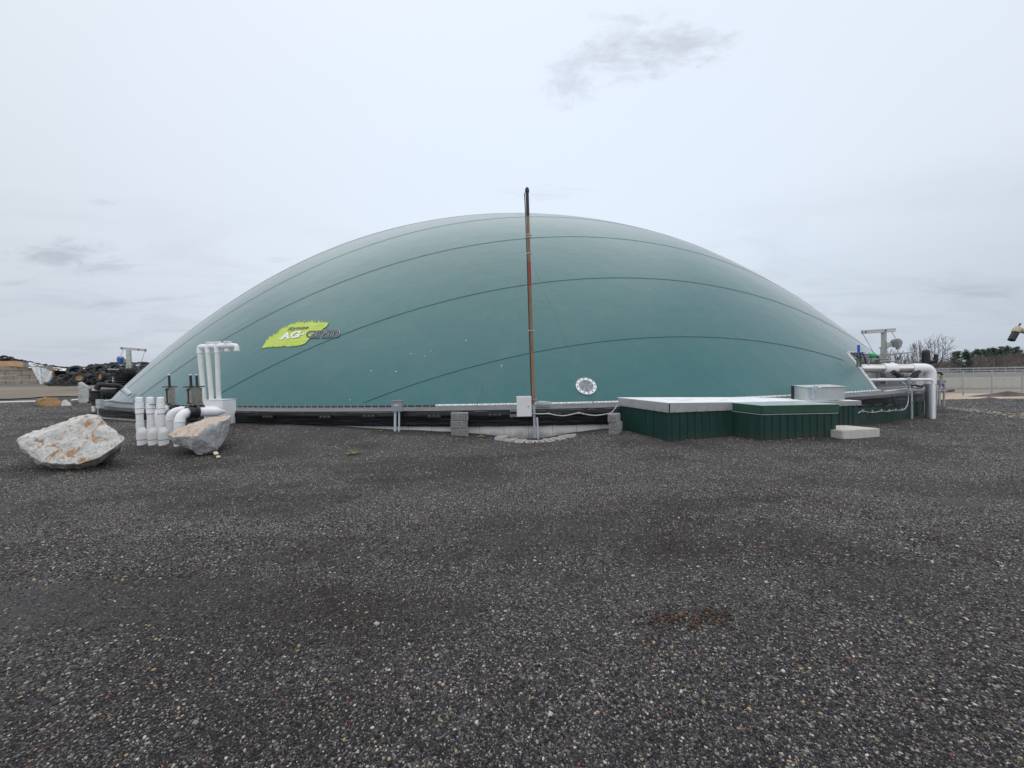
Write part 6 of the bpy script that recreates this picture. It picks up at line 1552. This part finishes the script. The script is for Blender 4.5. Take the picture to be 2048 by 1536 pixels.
# ------------------------------------------------------------------ trees, woods, houses
def bare_tree(px, py_top, Y, zb, R, crown, seed, lab, n=420, rmin=.028, group='bare trees on the skyline'):
    """R: crown radius in metres, crown: share of the height taken by the crown; limbs grow to points spread through the crown"""
    rg_ = np.random.default_rng(seed); top = at(px, py_top, Y); H = top.z - zb; base = Vector((top.x, Y, zb))
    ch = H * crown / 2; cz = H - ch
    P = rg_.normal(size=(n, 3)); P /= np.linalg.norm(P, axis=1)[:, None]; P *= (rg_.uniform(.12, 1, n) ** .45)[:, None]
    P[:, 0] *= R; P[:, 1] *= R; P[:, 2] = P[:, 2] * ch + cz
    P[:, 0] += .5 * R * .3 * np.sin(P[:, 2]); P = P[P[:, 2] > H * .14]
    fork = np.array([0, 0, H * (1 - crown) * .95])
    nodes = [np.array([0., 0, 0]), fork * .5 + np.array([.08, 0, 0]), fork]; par = [-1, 0, 1]
    def split(k, Q, lv):
        q = nodes[k]
        if len(Q) == 0: return
        if len(Q) <= 2:
            for p in Q:
                m1 = (q + p) / 2 + rg_.normal(0, .06, 3) + np.array([0, 0, .05]); nodes.append(m1); par.append(k); nodes.append(p); par.append(len(nodes) - 2)
            return
        if lv == 0: groups = 6
        else: groups = 2 if rg_.random() < .75 else 3
        C_ = Q - Q.mean(0); w_, V_ = np.linalg.eigh(C_.T @ C_)
        if lv == 0: key = np.arctan2(Q[:, 1] - q[1], Q[:, 0] - q[0]); order = np.argsort(key)
        else: order = np.argsort(C_ @ (V_[:, 2] + rg_.normal(0, .2, 3)))
        for g in np.array_split(order, groups):
            if len(g) == 0: continue
            G_ = Q[g]; c_ = G_.mean(0); t = (.42 if lv == 0 else .38) * rg_.uniform(.8, 1.2); v_ = (c_ - q) * t
            prev = k
            for i in (1, 2): nodes.append(q + v_ * i / 2 + rg_.normal(0, .025 * (1 + np.linalg.norm(v_)), 3)); par.append(prev); prev = len(nodes) - 1
            split(prev, G_, lv + 1)
    split(2, P, 0)
    cnt = [0] * len(nodes)
    kids = [0] * len(nodes)
    for i in range(1, len(nodes)): kids[par[i]] += 1
    for i in range(len(nodes) - 1, 0, -1):
        if kids[i] == 0: cnt[i] += 1
        cnt[par[i]] += cnt[i]
    tr, br = MB(), MB()
    rad = lambda i: max(rmin, .017 * max(1, cnt[i]) ** .46)
    for i in range(1, len(nodes)):
        a_, b_ = base + Vector(nodes[par[i]]), base + Vector(nodes[i])
        (tr if i < 3 else br).tube([a_, b_], [rad(i) * (1.15 if i < 3 else 1), rad(i)], 6 if cnt[i] > 60 else 3, caps=False)
    r = tag(empty('bare_tree', base), lab, 'tree', group)
    tr.build('trunk', M['bark'], r, clean=False); br.build('crown', M['twig'], r, clean=False)
bare_tree(1874, 664, 105, -3.8, 4.4, .64, 5, 'large round-crowned bare tree beside the black relief valve', 430, .023)
bare_tree(1834, 677, 95, -3.8, 2.0, .80, 8, 'tall narrow bare tree left of the round-crowned one', 260)
bare_tree(1808, 700, 90, -3.5, 2.0, .75, 12, 'low bare tree between the mast winch and the narrow tree', 200)
bare_tree(1787, 694, 70, -3.0, 2.3, .8, 19, 'twiggy bare tree directly behind the right mast', 300)
bare_tree(1857, 706, 120, -4.0, 2.6, .75, 23, 'small bare tree behind the black relief valve', 220)
bare_tree(1901, 712, 125, -4.2, 3.2, .75, 27, 'small bare tree right under the round-crowned one', 260)
bare_tree(1822, 716, 130, -4.2, 3.5, .75, 29, 'low far bare tree left of the black relief valve', 260)
def pine(px, py_top, Y, zb, w, seed, lab):
    rnd = random.Random(seed); top = at(px, py_top, Y); H = top.z - zb; base = Vector((top.x, Y, zb))
    r = tag(empty('pine_tree', base), lab, 'tree', 'dark pines above the bare woods')
    mb = MB(); mb.tube([base, base + Vector((0, 0, H * .5)), base + Vector((.1, 0, H * .97))], [H * .022, H * .015, H * .004], 6); mb.build('trunk', M['bark'], r)
    fo = MB(); nb = 70
    for i in range(nb):
        t = rnd.random() ** .8; z = zb + H * (.22 + .78 * t); R_ = w * (1 - t) ** .6 * rnd.uniform(.6, 1.15) + w * .12; a = rnd.uniform(0, 2 * pi)
        tip = base + Vector((cos(a) * R_, sin(a) * R_, z - zb + rnd.uniform(-.2, .4)))
        fo.tube([Vector((base.x, base.y, z)), tip], [.05, .02], 3, caps=False)
        for _ in range(26):
            s = rnd.uniform(.35, 1.05); c = Vector((base.x, base.y, z)).lerp(tip, s) + Vector((rnd.gauss(0, .35), rnd.gauss(0, .35), rnd.gauss(0, .22)))
            u = Vector((rnd.uniform(-1, 1), rnd.uniform(-1, 1), rnd.uniform(-.3, .6))).normalized(); v = u.orthogonal().normalized(); L = rnd.uniform(.18, .42)
            fo.add([c - u * L - v * L * .35, c + u * L - v * L * .2, c + u * L * .9 + v * L * .4, c - u * L * .8 + v * L * .3], [(0, 1, 2, 3)])
    fo.build('crown', M['pine'], r, clean=False)
ps = [(1913, 703, 150, 2.2), (1933, 701, 152, 2.0), (1954, 699, 190, 2.6), (1966, 700, 195, 2.6), (1978, 697, 205, 2.3), (1987, 696, 200, 1.9), (2002, 694, 205, 2.8), (2015, 693.5, 200, 2.4), (2025, 696, 205, 2.2), (2034, 695, 200, 2.5), (1946, 705, 200, 2.0), (2060, 699, 200, 2.5), (2090, 697, 200, 2.5), (1994, 699, 215, 2.2), (1972, 702, 215, 2.4), (2009, 700, 215, 2.4), (2042, 701, 215, 2.4)]
PLb = ['short bushy pine just right of the round bare tree', 'second pine from the left, in a pair with the first', 'broad dark pine beginning the main row', 'pine close behind the broad dark one', 'rounded pine in the middle of the row', 'slim pointed pine right of the middle one', 'widest pine of the row', 'tallest pine of the row', 'pine just right of the tallest', 'last pine of the row near the tan spout', 'low pine filling the gap left of the main row', 'pine at the right picture edge', 'pine beyond the right picture edge', 'darker pine filling the gap behind the slim pointed one', 'darker pine low between the broad and the rounded ones', 'darker pine low behind the widest one', 'lower dark pine under the tan spout']
for i, ((x, y, Y, w), lab) in enumerate(zip(ps, PLb)): pine(x, y, Y, -5.2, w, 50 + i, lab)
# the bare woods: one brown mass of trunks and twigs
rnd = random.Random(77); wd = MB()
for i in range(620):
    px = rnd.uniform(1770, 2260); Y = rnd.uniform(150, 260)
    topy = float(np.interp(px, [1770, 1850, 1880, 1930, 1950, 2048, 2260], [735, 728, 724, 722, 714, 706, 700])) + rnd.uniform(-3, 8)
    t = at(px, topy, Y); zb = -5.6; b = Vector((t.x, Y, zb)); H = t.z - zb
    if H < 2: continue
    wd.tube([b, b + Vector((rnd.uniform(-.2, .2), 0, H * .55)), t], [.13, .09, .02], 3, caps=False, m=1)
    for _ in range(24):
        z = rnd.uniform(.25, 1.0); c = b.lerp(t, z); a = rnd.uniform(0, 2 * pi); L = rnd.uniform(.7, 2.2) * (1.15 - z * .6); e = c + Vector((cos(a) * L, sin(a) * L, L * rnd.uniform(.3, 1.0)))
        w = Vector((rnd.uniform(-.1, .1), 0, .09)); wd.add([c, e - w, e + w * 1.2], [(0, 1, 2)])
        for _ in range(2):
            e2 = c.lerp(e, .6) + Vector((rnd.uniform(-.8, .8), rnd.uniform(-.8, .8), rnd.uniform(0, .9))); wd.add([c.lerp(e, .5), e2 - w * .8, e2 + w * .8], [(0, 1, 2)])
tag(wd.build('bare_woods', [M['twig'], M['bark']], clean=False), 'far brown leafless woods filling the skyline at right', 'woods', kind='stuff')
# low hill under the woods
mb = MB(); vs = []
for i in range(60):
    a = radians(30 + 40 * i / 59)
    for (R_, z) in ((150, -5.7), (230, -5.0), (300, 1.0), (420, 3.0)): vs.append((R_ / cos(a) * sin(a) if False else R_ * math.tan(a) * .9, R_, z + .6 * noise.noise(Vector((i * .3, R_ * .01, 2)))))
mb.add(vs, [(i * 4 + j, (i + 1) * 4 + j, (i + 1) * 4 + j + 1, i * 4 + j + 1) for i in range(59) for j in range(3)])
o = mb.build('hill', pmat('leaf_litter', (.13, .11, .095), .95, var=.3, vscale=.05)); tag(o, 'low brown hillside under the woods', kind='structure')
def house(px, py, Y, w, d, h, lab):
    b = at(px, py, Y); r = tag(empty('house', b), lab, 'house', 'small white houses before the woods'); X, Z = b.x, b.z
    mb = MB(); mb.hexa([Vector((X - w / 2, Y, Z - 1)), Vector((X + w / 2, Y, Z - 1)), Vector((X + w / 2, Y + d, Z - 1)), Vector((X - w / 2, Y + d, Z - 1))], [Vector((X - w / 2, Y, Z + h)), Vector((X + w / 2, Y, Z + h)), Vector((X + w / 2, Y + d, Z + h)), Vector((X - w / 2, Y + d, Z + h))]); mb.build('wall', M['housewhite'], r)
    mb = MB(); e = .4; R1 = [Vector((X - w / 2 - e, Y - e, Z + h)), Vector((X + w / 2 + e, Y - e, Z + h)), Vector((X + w / 2 + e, Y + d + e, Z + h)), Vector((X - w / 2 - e, Y + d + e, Z + h))]
    T1 = [Vector((X - w / 2, Y + d / 2, Z + h + 1.9)), Vector((X + w / 2, Y + d / 2, Z + h + 1.9))]
    mb.add(R1 + T1, [(0, 1, 5, 4), (2, 3, 4, 5), (0, 4, 3), (1, 2, 5), (3, 2, 1, 0)]); rf = mb.build('roof', M['houseroof'], r)
    mb = MB(); mb.box((X + w * .2, Y + d / 2, Z + h + 2.2), (.7, .7, 1.6)); mb.build('chimney', M['bark'], rf)
    for k in range(3):
        mb = MB(); mb.box((X - w / 3 + k * w / 3, Y - .02, Z + h * .5), (.9, .08, 1.1)); mb.build('window', M['glass'], r)
house(1912, 757, 150, 5.6, 6, 2.2, 'small white gabled house seen through the tank railing')
house(1892, 758, 165, 5.0, 5, 1.5, 'lower white house left of the gabled one')
